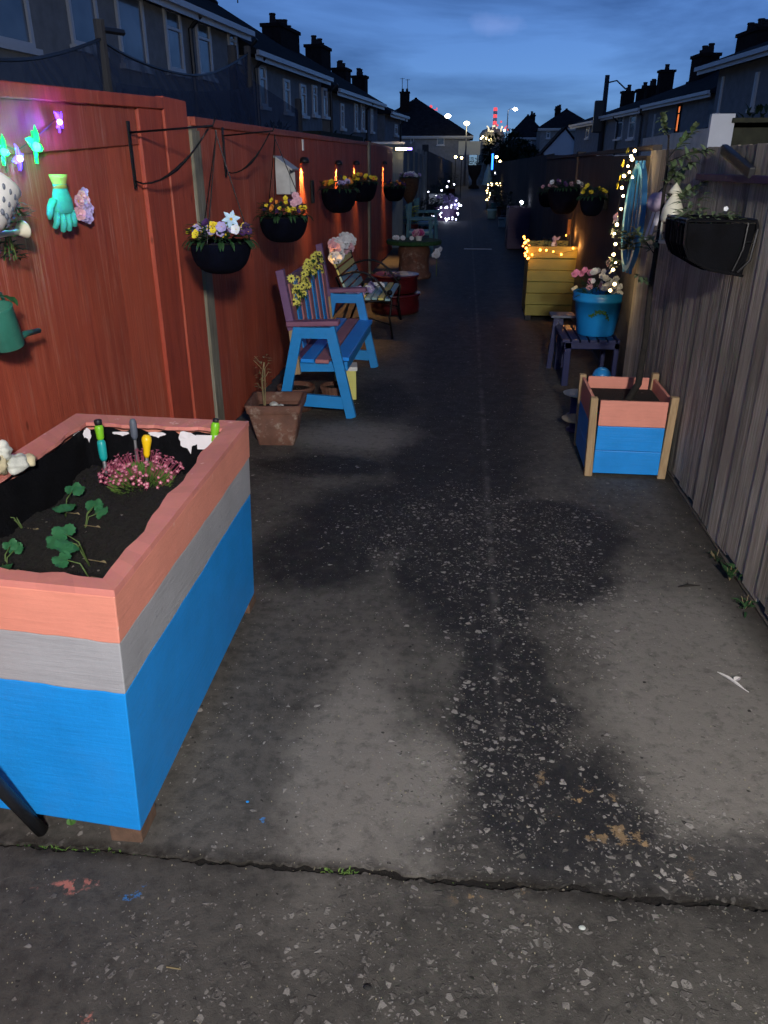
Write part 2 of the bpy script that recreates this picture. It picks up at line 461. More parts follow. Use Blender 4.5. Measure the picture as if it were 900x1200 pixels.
# =====================================================  GROUND
def ground_mat():
    t = NT('exposed aggregate concrete'); v = t.coord()
    sep = t.add('ShaderNodeSeparateXYZ'); t.lk(v, sep.inputs[0])
    # warped copy of the coordinates so that stain outlines wander
    nz = t.add('ShaderNodeTexNoise'); nz.inputs['Scale'].default_value = 3.2; nz.inputs['Detail'].default_value = 9; nz.inputs['Roughness'].default_value = .74
    t.lk(v, nz.inputs['Vector'])
    wv = t.add('ShaderNodeVectorMath', operation='MULTIPLY_ADD'); t.lk(nz.outputs['Color'], wv.inputs[0])
    wv.inputs[1].default_value = (.40, .40, 0); 
    sub = t.add('ShaderNodeVectorMath', operation='SUBTRACT'); t.lk(v, sub.inputs[0]); sub.inputs[1].default_value = (.20, .20, 0)
    t.lk(sub.outputs[0], wv.inputs[2]); W = wv.outputs[0]
    def ell(cx, cy, rx, ry, soft=.25, rot=0):
        s = t.add('ShaderNodeVectorMath', operation='SUBTRACT'); t.lk(W, s.inputs[0]); s.inputs[1].default_value = (cx, cy, 0)
        m = t.add('ShaderNodeVectorMath', operation='MULTIPLY'); t.lk(s.outputs[0], m.inputs[0]); m.inputs[1].default_value = (1/rx, 1/ry, 0)
        l = t.add('ShaderNodeVectorMath', operation='LENGTH'); t.lk(m.outputs[0], l.inputs[0])
        r = t.add('ShaderNodeMapRange'); r.inputs['From Min'].default_value = 1-soft*.75; r.inputs['From Max'].default_value = 1+soft*.75
        r.inputs['To Min'].default_value = 1; r.inputs['To Max'].default_value = 0
        t.lk(l.outputs[1], r.inputs['Value']); return r.outputs[0]
    def mx(*a):
        o = a[0]
        for b in a[1:]: o = t.math('MAXIMUM', o, b)
        return o
    stain = mx(ell(.20, 2.0, .17, .60, .25), ell(.10, 3.0, .34, .60, .18), ell(.45, 3.35, .36, .42, .15), ell(-.35, 3.5, .42, .42, .25),
               ell(.0, 4.2, .40, .8, .25), ell(-.75, 4.15, .42, .17, .3), ell(.1, 7, .48, 3.6, .3), ell(.1, 26, .55, 20, .25), ell(.35, 1.62, .22, .24, .4), ell(.42, 2.9, .28, .2, .3),
               ell(-.55, 5.6, .3, .5, .4), ell(-.60, 3.05, .30, .36, .3), t.math('MULTIPLY', ell(.62, 1.46, .60, .13, .5), .75))
    stain = t.math('MULTIPLY', stain, t.math('ADD', .84, t.math('MULTIPLY', t.noise(v, 5, 5), .35)), clamp=True)
    stain = t.math('MULTIPLY', stain, t.ramp(t.noise(v, 17, 7, .75), [(.30, .62), (.52, 1.)]))
    light_ = mx(ell(-.28, 1.75, .16, .5, .5), ell(.85, 2.2, .36, .75, .35), ell(-.65, 4.7, .5, .25, .5), ell(-.1, 1.62, .12, .3, .4))
    # exposure of the stones
    exp = mx(ell(.18, 1.75, .26, .42, .4), ell(.3, 2.9, .42, .6, .4), ell(.1, 3.4, .6, .5, .4), ell(-.05, 1.05, .5, .30, .4), ell(.55, .95, .5, .34, .4), ell(-.55, .95, .22, .28, .5), ell(.55, 1.5, .25, .3, .5))
    exp = t.math('MULTIPLY', exp, t.ramp(t.noise(v, 4.5, 4), [(.38, .25), (.6, 1.)]))
    fine = t.noise(v, 160, 4, .8); mid = t.noise(v, 24, 6, .7); big = t.noise(v, 2.1, 6, .65)
    base = t.ramp(big, [(.3, (.046, .044, .041)), (.7, (.098, .094, .086))])
    base = t.mix(t.math('MULTIPLY', light_, .52), base, (.29, .275, .25))
    base = t.mix(t.math('MULTIPLY', t.ramp(mid, [(.42, 0.), (.7, 1.)]), .35), base, (.17, .155, .135))
    base = t.mix(t.math('MULTIPLY', t.ramp(mid, [(.28, 1.), (.5, 0.)]), .6), base, (.028, .026, .023))
    # a long faint pale joint line and damp edge along the lane
    base = t.mix(t.math('MULTIPLY', stain, .93), base, (.014, .0145, .017))
    def stones(scale, p0, p1, lo, hi, edge, seed):
        nonlocal base
        off = t.add('ShaderNodeMapping'); t.lk(v, off.inputs['Vector']); off.inputs['Location'].default_value = (seed, seed*1.7, 0)
        off.inputs['Rotation'].default_value = (0, 0, seed); off.inputs['Scale'].default_value = (1, 1, .01)
        vo = t.add('ShaderNodeTexVoronoi', feature='F1'); vo.inputs['Scale'].default_value = scale; t.lk(off.outputs[0], vo.inputs['Vector'])
        ve = t.add('ShaderNodeTexVoronoi', feature='DISTANCE_TO_EDGE'); ve.inputs['Scale'].default_value = scale; t.lk(off.outputs[0], ve.inputs['Vector'])
        sc_ = t.add('ShaderNodeSeparateColor'); t.lk(vo.outputs['Color'], sc_.inputs[0])
        prob = t.math('ADD', p0, t.math('MULTIPLY', exp, p1-p0))
        sel = t.math('LESS_THAN', sc_.outputs[0], prob)
        sz = t.math('MULTIPLY', t.math('SUBTRACT', ve.outputs['Distance'], t.math('ADD', edge, t.math('MULTIPLY', sc_.outputs[1], .18))), 14., clamp=True)
        ns = t.math('MULTIPLY', t.math('SUBTRACT', t.noise(v, scale*1.6, 3), .36), 9., clamp=True)
        m = t.math('MULTIPLY', t.math('MULTIPLY', sel, sz), ns)
        c = t.mix(sc_.outputs[2], lo, hi)
        base = t.mix(t.math('MULTIPLY', m, .85), base, c)
        return m
    m1 = stones(48, .02, .60, (.085, .08, .073), (.34, .325, .305), .085, 1.3)
    m2 = stones(100, .04, .55, (.07, .066, .06), (.28, .265, .245), .10, 4.1)
    m3 = stones(190, .05, .16, (.15, .14, .14), (.42, .42, .42), .14, 2.2)
    m4 = stones(80, .035, .04, (.008, .008, .008), (.02, .02, .02), .16, 7.7)
    # ochre lichen / yellow moss
    mo = t.math('MULTIPLY', mx(ell(.40, 1.62, .10, .10, .5), ell(.52, 1.5, .12, .06, .6), ell(.55, .90, .12, .06, .6), ell(.14, 1.32, .12, .05, .7), ell(.75, 1.05, .06, .2, .6)),
                t.ramp(t.noise(v, 12, 7, .72), [(.575, 0.), (.60, 1.)]))
    base = t.mix(t.math('MULTIPLY', mo, .85), base, (.34, .23, .12))
    # spilt coral paint and blue flecks
    cp = t.math('MULTIPLY', mx(ell(-.90, 1.27, .045, .03, .4), ell(-.73, .98, .015, .015, .5)), t.ramp(t.noise(v, 30, 4), [(.5, 0.), (.56, 1.)]))
    base = t.mix(cp, base, (.55, .20, .16))
    bl = t.math('MULTIPLY', mx(ell(-.72, 1.25, .005, .03, .4), ell(-.5, 1.5, .005, .012, .5)), t.ramp(t.noise(v, 60, 3), [(.46, 0.), (.5, 1.)]))
    base = t.mix(bl, base, (.05, .22, .55))
    # pale rubbed line along the lane
    jl = t.math('SUBTRACT', sep.outputs[0], .178)
    jl = t.math('ABSOLUTE', t.math('ADD', jl, t.math('MULTIPLY', t.math('SUBTRACT', t.noise(v, 6, 3), .5), .035)))
    jm = t.math('MULTIPLY', t.ramp(jl, [(.006, 1.), (.022, 0.)]), t.ramp(t.noise(v, 7, 5), [(.40, 0.), (.62, 1.)]))
    jm = t.math('MULTIPLY', jm, t.math('GREATER_THAN', sep.outputs[1], 1.9))
    base = t.mix(t.math('MULTIPLY', jm, .45), base, (.15, .14, .135))
    jd = t.math('ABSOLUTE', t.math('ADD', t.math('SUBTRACT', sep.outputs[1], 1.360), t.math('MULTIPLY', sep.outputs[0], .003)))
    jd = t.math('MULTIPLY', t.ramp(jd, [(.008, 1.), (.040, 0.)]), t.ramp(t.noise(v, 14, 6, .7), [(.36, 0.), (.58, 1.)]))
    base = t.mix(t.math('MULTIPLY', jd, .85), base, (.014, .012, .009))
    # darker brown by the fence foot
    df = t.math('MULTIPLY', t.ramp(t.math('ABSOLUTE', t.math('SUBTRACT', sep.outputs[0], 1.24)), [(.05, 1.), (.22, 0.)]), .65)
    base = t.mix(df, base, (.022, .018, .013))
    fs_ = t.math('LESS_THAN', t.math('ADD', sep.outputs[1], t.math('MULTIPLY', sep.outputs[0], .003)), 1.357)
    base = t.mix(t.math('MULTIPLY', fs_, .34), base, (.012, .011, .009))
    t.col(base)
    t.rough(t.math('ADD', .52, t.math('MULTIPLY', t.noise(v, 9, 4), .35)))
    h = t.math('ADD', t.math('MULTIPLY', fine, .35), t.math('ADD', t.math('MULTIPLY', mid, .8), t.math('ADD', t.math('MULTIPLY', m1, .35), t.math('MULTIPLY', m2, .2))))
    t.bump(h, .75, .006)
    t.b.inputs['Specular IOR Level'].default_value = .28
ground_mat()
def dirt():
    t = NT('yard earth'); v = t.coord()
    t.col(t.ramp(t.noise(v, 1.2, 8, .7), [(.3, (.018, .02, .016)), (.7, (.05, .045, .038))])); t.rough(.95); t.bump(t.noise(v, 9, 6), .6, .05)
dirt()
mb = MB(); mb.add([(-900, -900, -.06), (900, -900, -.06), (900, 1800, -.06), (-900, 1800, -.06)], [(0, 1, 2, 3)])
tag(mb.build('ground', 'yard earth'), kind='structure')

# lane slabs: the joint between them is a real ragged gap
def slab(name, near, far, x0=-1.62, x1=1.36, n=640):
    mb = MB(); vs = []
    def row(f, z): return [(x0+(x1-x0)*i/n, f(x0+(x1-x0)*i/n), z) for i in range(n+1)]
    top_n, top_f, bot_n, bot_f = row(near, 0), row(far, 0), row(near, -.055), row(far, -.055)
    vs = top_n+top_f+bot_n+bot_f; k = n+1; fs = []
    for i in range(n):
        fs += [(i, i+1, k+i+1, k+i), (2*k+i, 2*k+i+1, i+1, i), (k+i, k+i+1, 3*k+i+1, 3*k+i)]
    mb.add(vs, fs); return tag(mb.build(name, 'exposed aggregate concrete'), kind='structure')
rn = [R.uniform(-1, 1) for _ in range(400)]
def rag(x, k, amp):
    u = (x+3)*k; i = int(u); f = u-i; f = f*f*(3-2*f); return amp*(rn[i % 400]*(1-f)+rn[(i+1) % 400]*f)
jy = lambda x: 1.357-.003*x+rag(x, 6, .006)
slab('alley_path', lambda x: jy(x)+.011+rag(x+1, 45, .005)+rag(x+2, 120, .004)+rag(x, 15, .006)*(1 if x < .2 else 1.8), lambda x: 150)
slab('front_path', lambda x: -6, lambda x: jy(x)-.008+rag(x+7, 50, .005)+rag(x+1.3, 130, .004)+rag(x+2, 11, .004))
mb = MB(); mb.add([(-1.6, 1.3, -.009), (1.35, 1.3, -.009), (1.35, 1.42, -.009), (-1.6, 1.42, -.009)], [(0, 1, 2, 3)])
tag(mb.build('joint_soil', 'soil'), kind='structure')
# far road across the end of the alley
mb = MB(); mb.span((-40, 150.2, -.05), (40, 158, -.02)); tag(mb.build('road', 'dark stained boards'), kind='structure')

# =====================================================  BIG PLANTER
zb = .07
FRb = gp(165, 974, zb); FLb = V((-1.40, FRb.y+.06, zb)); RRb = gp(298, 695, zb); BLb = V((-1.40, RRb.y+.02, zb))
FRt = ay(131, 690, FRb.y); zt = .770
FRt = V((FRt.x, FRt.y+.005, zt)); RRt = gp(290, 494, zt); BLt = V((-1.395, RRt.y+.03, zt)); FLt = V((-1.395, FRt.y+.055, zt))
bot = [FLb, FRb, RRb, BLb]; top = [FLt, FRt, RRt, BLt]
def at(z, k, off=0):
    t = (z-zb)/(zt-zb); p = bot[k].lerp(top[k], t)
    c = V((-1.08, 2.0, 0)); sx = 1 if p.x > c.x else -1; sy = 1 if p.y > c.y else -1
    return V((p.x-sx*off, p.y-sy*off, z))
P = thing('raised_planter', 'large raised planter with coral, grey and bright blue bands, by the near red fence', 'planter', (-1.08, 2.0, 0))
off0 = P.location
def ring(z0, z1, o0, o1, name, mat, bevel=.003, nseg=14):
    """four boards butted round the box, sides slightly uneven as hand-sawn boards are"""
    mb = MB(); m = 26; rings = [[], [], [], []]
    def wv(z, u):
        amp = .0016 if .2 < z < .74 else .0
        return amp*(math.sin(u*5.1+z*31)+.7*math.sin(u*13.3+z*57)+.5*math.sin(u*29+z*11))
    for k in range(4):
        a, b = k, (k+1) % 4
        for s in range(m):
            t = s/m; u = (k+t)*2
            for r_, z, oo in ((0, z0, o0), (1, z1, o0), (2, z1, o1), (3, z0, o1)):
                zz = round(z, 2); p = at(z, a, oo).lerp(at(z, b, oo), t)-off0; p.z += wv(zz, u); rings[r_].append(p)
    N = 4*m
    mb.add(rings[0]+rings[1]+rings[2]+rings[3], [(r_*N+i, r_*N+(i+1) % N, ((r_+1) % 4)*N+(i+1) % N, ((r_+1) % 4)*N+i) for r_ in range(4) for i in range(N)])
    o = mb.build(name, mat, P, bevel=bevel); return o
ring(zb, .4925, 0, .025, 'lower_board', 'blue paint')
ring(.4932, .6325, -.001, .025, 'middle_board', 'grey paint'); ring(.6334, .752, -.003, .025, 'upper_board', 'coral paint')
# capping: wide on the alley side, narrow at front
mb = MB(); c0 = [at(zt, k, -.004)-off0 for k in range(4)]
inn = [V((FLt.x+.07, FLt.y+.055, 0)), V((FRt.x-.046, FRt.y+.050, 0)), V((RRt.x-.07, RRt.y-.075, 0)), V((BLt.x+.075, BLt.y-.085, 0))]
inn = [V((p.x-off0.x, p.y-off0.y, 0)) for p in inn]
for k in range(4):
    a, b = k, (k+1) % 4; n = 22
    for s in range(n):
        t0, t1 = s/n, (s+1)/n
        def w(t, k=k):
            f = math.sin(math.pi*min(max(t, 0), 1))
            return (.006*math.sin(t*17+k)+.004*math.sin(t*41+2*k))*min(1, f*4)
        o0, o1 = c0[a].lerp(c0[b], t0), c0[a].lerp(c0[b], t1)
        i0, i1 = inn[a].lerp(inn[b], t0), inn[a].lerp(inn[b], t1)
        nd = V((-(c0[b]-c0[a]).y, (c0[b]-c0[a]).x, 0)).normalized()
        i0 = i0+nd*w(t0); i1 = i1+nd*w(t1)
        mb.add([(o0.x, o0.y, .753), (o1.x, o1.y, .753), (i1.x, i1.y, .753), (i0.x, i0.y, .753), (o0.x, o0.y, zt), (o1.x, o1.y, zt), (i1.x, i1.y, zt-.004), (i0.x, i0.y, zt-.004)],
               [(3, 2, 1, 0), (4, 5, 6, 7), (0, 1, 5, 4), (2, 3, 7, 6)])
mb.build('rim', 'coral rim paint', P)
# black liner hanging inside with folds
mb = MB(); n = 120; rows = 5; base_i = 0
loop = []
for k in range(4):
    a, b = inn[k], inn[(k+1) % 4]
    for s in range(n//4): loop.append(a.lerp(b, s/(n//4)))
vs = []
for r in range(rows):
    z = .748-(.748-.57)*r/(rows-1)
    for i, p in enumerate(loop):
        d = (V((0, 0, 0))-V((p.x, p.y, 0))).normalized(); q = p+d*(.004+.012*r/(rows-1)+.010*math.sin(i*1.3)*math.sin(r*1.1+i*.21)+R.uniform(0, .003))
        vs.append((q.x, q.y, z+(.006*math.sin(i*.9) if r == 0 else 0)))
N = len(loop)
mb.add(vs, [(r*N+i, r*N+(i+1) % N, (r+1)*N+(i+1) % N, (r+1)*N+i) for r in range(rows-1) for i in range(N)])
mb.build('liner', 'black membrane', P, smooth=True)
# soil
mb = MB(); nx, ny = 60, 100; xs = (inn[0].x-.0, inn[1].x+.0); ys = (inn[0].y, inn[2].y)
def soilz(x, y):
    return .605+.018*math.sin(x*9+1)*math.sin(y*7)+.010*math.sin(x*23+y*19)+R.uniform(-.0045, .0045)
def ysoil(i, j):
    f = i/nx; a0 = inn[0].y+(inn[1].y-inn[0].y)*f-.015; a1 = inn[3].y+(inn[2].y-inn[3].y)*f+.015; return a0+(a1-a0)*j/ny
vs = [(inn[0].x+.0+(inn[1].x-inn[0].x)*i/nx, ysoil(i, j), soilz(-.3+.6*i/nx, -.6+1.2*j/ny)) for j in range(ny+1) for i in range(nx+1)]
mb.add(vs, [(j*(nx+1)+i, j*(nx+1)+i+1, (j+1)*(nx+1)+i+1, (j+1)*(nx+1)+i) for j in range(ny) for i in range(nx)])
mb.build('soil', 'soil', P, smooth=True)
mb = MB()
for _ in range(1500):
    f, g = R.random(), R.random(); x = inn[0].x+(inn[1].x-inn[0].x)*f; y = ysoil(int(f*nx), int(g*ny)); r_ = R.uniform(.002, .0065)*(1.7 if R.random() < .06 else 1)
    mb.box((x, y, soilz(-.3+.6*f, -.6+1.2*g)+r_*.3), (r_*R.uniform(.8, 2), r_, r_), (R.uniform(0, 3), R.uniform(0, 3), R.uniform(0, 3)))
o = mb.build('soil_crumbs', 'soil', P); o['kind'] = 'stuff'
# brick feet
for p in (gp(143, 976, .05), V((-1.33, 1.5, 0)), V((-.82, 2.5, 0)), V((-1.33, 2.5, 0))):
    mb = MB(); mb.box((p.x-off0.x-.0, p.y-off0.y+.065, .034), (.085, .1, .066)); mb.build('foot', 'brick brown', P, bevel=.004)
# white paint splashes and label inside the back
mb = MB(); y = RRt.y-.092-off0.y
def splash(cx, cz, w, h, mb, nrm=(0, -1, 0), n=26, drip=True):
    c = V((cx, y-.004, cz)); pts = []
    for i in range(n):
        t = 2*math.pi*i/n; r = 1+.12*math.sin(3*t+cx*9)+.06*math.sin(7*t+cx*40)
        dz = h*math.sin(t)*r*(1.7 if drip and math.sin(t) < -.2 and i % 5 == 0 else 1)
        pts.append(c+V((w*math.cos(t)*r, R.uniform(-.001, .001), dz)))
    mb.add([c]+pts, [(0, 1+(i+1) % n, 1+i) for i in range(n)])
splash(RRt.x-off0.x-.19, .728, .035, .030, mb)
mb.build('paint_splash', 'paper white', P, solid=.002)
for sx_, sz_, sw_, sh_ in ((.60, .742, .022, .012), (.555, .738, .014, .02), (.43, .744, .03, .006), (.30, .745, .03, .008)):
    mb = MB(); splash(RRt.x-off0.x-sx_, sz_, sw_, sh_, mb); mb.build('paint_splash', 'paper white', P, solid=.002)
mb = MB(); splash(-.262, .725, .012, .030, mb); mb.build('paint_splash', 'paper white', P, solid=.002)
mb = MB(); mb.box((RRt.x-off0.x-.115, y-.008, .722), (.085, .003, .052)); mb.build('label_tag', 'paper white', P)

# --- plants in the planter
def strawberry(x, y, z, label, nl, seed, sc_=1., dirs=None):
    rr = random.Random(seed)
    t = thing('strawberry_plant', label, 'plant', (x, y, z), 0, 'strawberry plants in the raised planter')
    for i in range(nl):
        a = dirs[i] if dirs else rr.uniform(0, 6.28); L = rr.uniform(.045, .075)*sc_; h = rr.uniform(.035, .06)*sc_
        tip = V((L*math.cos(a), L*math.sin(a), h)); mid = V((tip.x*.35, tip.y*.35, h*.75))
        mb = MB(); mb.tube([(0, 0, -.02), mid, tip], [.0022, .0018, .0014], 6); st = mb.build('stem', 'stem green', t, smooth=True)
        mb = MB(); out = V((math.cos(a), math.sin(a), 0)); s2 = V((-out.y, out.x, 0))
        nrm = V((-.25*out.x+rr.uniform(-.2, .2), -.25*out.y-.35, 1)).normalized()
        for k in (-1, 0, 1):
            d = (out*math.cos(k*1.35)+s2*math.sin(k*1.35)); d = (d-nrm*d.dot(nrm)).normalized(); r = .0175*sc_*rr.uniform(.85, 1.15)
            a2 = nrm.cross(d); c = tip+d*r*.95; n = 20; vs = [c+nrm*(-.003)]
            for j in range(n):
                q = 2*math.pi*j/n; rr_ = r*(1+.09*(1 if j % 2 else -1))*(1-.18*math.cos(q))
                vs.append(c+(d*math.cos(q)*1.1+a2*math.sin(q))*rr_+nrm*(.004*math.cos(2*q)-.002))
            mb.add(vs, [(0, 1+j, 1+(j+1) % n) for j in range(n)])
        mb.build('leaf', 'leaf strawberry', t, smooth=True)
    mb = MB(); mb.tube([(0, 0, 0), (.02, -.01, .004), (.05, -.03, .012)], .0015, 5)
    mb.leaf((.05, -.03, .012), (1, -.3, .2), (0, 0, 1), .02, .012); mb.build('runner', 'stem dry', t)
for (px, py, lab, nl, sd, s_) in ((75, 597, 'strawberry plant with two raised leaves nearest the red fence in the raised planter', 2, 3, 1.1),
                              (28, 615, 'strawberry plant with a spreading pair of leaves left of the others in the raised planter', 3, 5, 1.),
                              (98, 612, 'small strawberry plant in the middle of the dark soil, below the pink flower clump', 3, 8, .9),
                              (103, 652, 'strawberry plant with stacked round leaves nearest the front of the planter rim', 3, 11, 1.15),
                              (4, 662, 'light green strawberry seedling at the left edge of the photo in the planter', 3, 13, .8),
                              (106, 672, 'low strawberry leaf tucked against the front inner corner of the coral rim', 1, 17, .9)):
    p = gp(px, py, .615); strawberry(p.x, p.y, .605, lab, nl, sd, s_)

# pink saxifrage clump
p = gp(162, 560, .64); S = thing('saxifrage_clump', 'mounded clump of small pink flowers with mossy green leaves in the raised planter', 'plant', (p.x, p.y+.02, .60))
mb = MB()
for i in range(2600):
    t = R.uniform(0, 6.28); k = math.sqrt(R.random()); d = V((math.cos(t)*k, math.sin(t)*k, 1.1-.5*k)); q = V((math.cos(t)*k*.098, math.sin(t)*k*.098, (.06)*math.sqrt(max(0, 1-k*k))))
    mb.leaf(q, d, (R.uniform(-1, 1), R.uniform(-1, 1), .3), R.uniform(.012, .028), R.uniform(.002, .004), .2, 2)
mb.build('foliage', 'leaf saxifrage', S)
st, fl = MB(), MB()
for i in range(190):
    t = R.uniform(0, 6.28); k = math.sqrt(R.uniform(.15, 1)); q = V((math.cos(t)*k*.1, math.sin(t)*k*.1, .055*math.sqrt(max(0, 1-k*k))+.01))
    d = V((math.cos(t)*k*.9, math.sin(t)*k*.9, .75)).normalized(); e = q+d*R.uniform(.028, .06); e.z = max(e.z, .01)
    st.tube([q, e], .0008, 4)
    fl.cur = 0; r = R.uniform(.0045, .0075)
    nn = (d+V((R.uniform(-.5, .5), R.uniform(-.7, .2), R.uniform(-.2, .3)))).normalized()
    fl.disc(e, nn, r, 10, 5, .28, .0015)
    fl.cur = 1; fl.disc(e+nn*.0006, nn, r*.55, 6)
st.build('stems', 'petal rose', S)
plain('sax outer', (.42, .10, .17), .7, var=.4, scale=90, bump=0); plain('sax inner', (.62, .40, .40), .7, var=.3, bump=0)
o = fl.build('flowers', ['sax outer', 'sax inner'], S); o['kind'] = 'stuff'

# hand tools standing in the soil: grips up
def tool(px, py, label, parts, lean=(0, 0), z=.60, loc=None, name='garden_tool'):
    p = loc or gp(px, py, z)
    t = thing(name, label, 'garden tool', (p.x, p.y, p.z))
    d = V((lean[0], lean[1], 1)).normalized()
    for nm, a, b, r0, r1, mat in parts:
        mb = MB(); M = aim(d).to_matrix(); L = b-a
        prof = [(r0*.6, a), (r0, a+.15*L), (r0*1.05, a+.4*L), (r1*1.02, a+.75*L), (r1*.95, b-.12*L), (r1*.6, b-.02*L), (.0005, b)]
        mb.lathe(prof, 16, (0, 0, 0), M); mb.build(nm, mat, t, smooth=True)
    return t
tool(122, 545, 'hand tool with lime and teal grip and black end standing upright in the planter soil', [('shaft', -.05, .02, .006, .006, 'galvanised'), ('grip', .0, .075, .013, .014, 'teal rubber'), ('handle', .070, .125, .0125, .0145, 'lime rubber'), ('cap', .120, .142, .012, .013, 'black plastic')], (-.05, .10), loc=ay(122, 540, 2.32))
tool(158, 530, 'dark grey round tool handle standing by the back rim of the planter', [('shaft', -.12, .03, .005, .005, 'galvanised'), ('handle', .0, .075, .012, .012, 'grey plastic')], (0, .05), loc=ay(158, 515, 2.46))
tool(173, 535, 'yellow tool handle standing behind the pink flower clump', [('shaft', -.06, .02, .006, .006, 'galvanised'), ('handle', -.01, .070, .011, .0165, 'yellow rubber')], (.08, .1), loc=ay(172, 533, 2.36))
tool(252, 512, 'lime green tool grip with black end leaning on the back right corner of the planter', [('shaft', -.12, .02, .006, .006, 'galvanised'), ('handle', -.02, .060, .013, .015, 'lime rubber'), ('cap', .052, .070, .010, .011, 'black plastic')], (.16, .1), loc=ay(251, 513, 2.48))

# stone ornament on the left rim
G = thing('stone_ornament', 'cream and white craggy stone ornament on the left rim of the raised planter', 'ornament', (-1.335, 1.98, .775))
for k, (mt, cx, cy, cz, r, sx, sy, sz) in enumerate((('stone cream', -.01, 0, .04, .045, 1, 1.1, 1), ('stone white', .0, -.06, .075, .045, 1, 1, .9), ('stone white', .035, .045, .02, .034, 1, 1.3, .8), ('stone cream', .055, .075, .018, .022, 1, 1, 1),
                              ('stone white', .02, .01, .07, .028, 1, 1, 1), ('stone cream', -.01, -.10, .04, .05, 1, 1, 1))):
    mb = MB(); mb.sph((cx, cy, cz), r, 14, (sx, sy, sz))
    rr = random.Random(k)
    for i, q in enumerate(mb.v):
        dq = (q-V((cx, cy, cz))); n_ = 1+.16*math.sin(q.x*140+k)*math.sin(q.y*120)+.10*math.sin(q.z*260+q.y*90)
        mb.v[i] = V((cx, cy, cz))+dq*n_
    mb.build('rock', mt, G, smooth=True)

# black stick bottom left
e = gp(50, 978); e2 = ay(-40, 885, 1.27)
mb = MB(); mb.tube([e+V((0, 0, .013)), e.lerp(e2, .5)+V((0, 0, .013)), e2+(e2-e)*1.2], [.0165, .0165, .0165], 12)
tag(mb.build('black_pole', 'black plastic', smooth=True), 'thin black round pole end resting on the concrete before the blue planter', 'pole')

# =====================================================  LEFT FENCE
FX = -1.50
def fence_panel(y0, y1, z1a, z1b, x, mat, parent, name='panel', w=.12, z0=.03, side=1, overlap=.012, lap=.016, jit=.07, zj=.008):
    mb = MB(); y = y0; i = 0
    while y < y1-.01:
        e = min(y+w*R.uniform(1-jit, 1+jit), y1); f0, f1 = (y-y0)/(y1-y0), (e-y0)/(y1-y0)
        ta, tb = z1a+(z1b-z1a)*f0+R.uniform(-.004, .004), z1a+(z1b-z1a)*f1+R.uniform(-.004, .004)
        lo = z0+R.uniform(-zj, zj); xt = side*(lap+R.uniform(0, .003)); xn = side*.004
        e2 = e+overlap
        mb.hexa([(x-side*.008, y, lo), (x+xn, y, lo), (x+xt, e2, lo), (x-side*.008+side*.004, e2, lo)][::side], [(x-side*.008, y, ta), (x+xn, y, ta), (x+xt, e2, tb), (x-side*.008+side*.004, e2, tb)][::side])
        y = e
    return mb.build(name, mat, parent)
# near red gate panel with frame
F = thing('fence', 'near red stained board fence panel with a bright red frame, behind the raised planter', 'fence', (0, 0, 0))
fence_panel(.6, 3.715, 1.63, 1.73, FX, 'red fence stain', F, w=.145, lap=.011, jit=.25)
mb = MB(); mb.hexa([(FX+.022, 1.2, 1.56), (FX+.022, 3.71, 1.69), (FX-.01, 3.71, 1.69), (FX-.01, 1.2, 1.56)], [(FX+.022, 1.2, 1.745), (FX+.022, 3.71, 1.848), (FX-.01, 3.71, 1.848), (FX-.01, 1.2, 1.745)])
mb.build('upper_rail', 'red fence stain', F, bevel=.004)
mb = MB()
mb.hexa([(FX+.045, 1.2, 1.745), (FX+.045, 4.02, 1.85), (FX, 4.02, 1.85), (FX, 1.2, 1.745)], [(FX+.045, 1.2, 1.79), (FX+.045, 4.02, 1.90), (FX, 4.02, 1.90), (FX, 1.2, 1.79)])
mb.build('capping_rail', 'red frame stain', F, bevel=.004)
mb = MB(); z2 = 1.895
mb.span((FX-.0, 3.722, .04), (FX+.032, 4.018, 1.846)); mb.span((FX-.0, 4.025, .04), (FX+.040, 4.36, z2+.012)); mb.build('frame_board', 'red frame stain', F, bevel=.005)
# weathered post
mb = MB(); mb.span((FX-.03, 4.364, 0), (FX+.055, 4.50, 1.775)); mb.box((FX+.0125, 4.432, 1.785), (.065, .115, .02))
tag(mb.build('fence_post', 'old timber post', bevel=.006), 'weathered unpainted timber post between the two red fence lengths', 'post', 'posts of the left fence')
# long red fence
F = thing('fence', 'long dark red board fence behind the painted bench and hanging baskets', 'fence', (0, 0, 0))
fence_panel(4.505, 12.45, 1.82, 1.90, FX, 'red fence stain', F, w=.15)
mb = MB(); mb.hexa([(FX+.03, 4.51, 1.80), (FX+.03, 12.44, 1.88), (FX-.02, 12.44, 1.88), (FX-.02, 4.51, 1.80)], [(FX+.03, 4.51, 1.845), (FX+.03, 12.44, 1.925), (FX-.02, 12.44, 1.925), (FX-.02, 4.51, 1.845)]); mb.build('capping_rail', 'red fence stain', F, bevel=.004)
mb = MB()
for i in range(5):
    mb = MB(); mb.span((FX-.05, 4.6+1.9*i, .1), (FX-.012, 4.66+1.9*i, 1.8)); mb.build('batten', 'red fence stain', F)
mb = MB(); mb.span((FX-.05, 12.46, 0), (FX+.05, 12.60, 1.93)); tag(mb.build('fence_post', 'old timber post', bevel=.006), 'pale timber post further along the red fence, past the iron bench', 'post', 'posts of the left fence')
F = thing('fence', 'far red fence length beyond the second timber post with one orange wall light', 'fence')
fence_panel(12.61, 16.6, 1.90, 1.92, FX, 'red fence stain', F, w=.15)
mb = MB(); mb.span((FX-.02, 12.61, 1.90), (FX+.02, 16.6, 1.94)); mb.build('capping_rail', 'red fence stain', F)
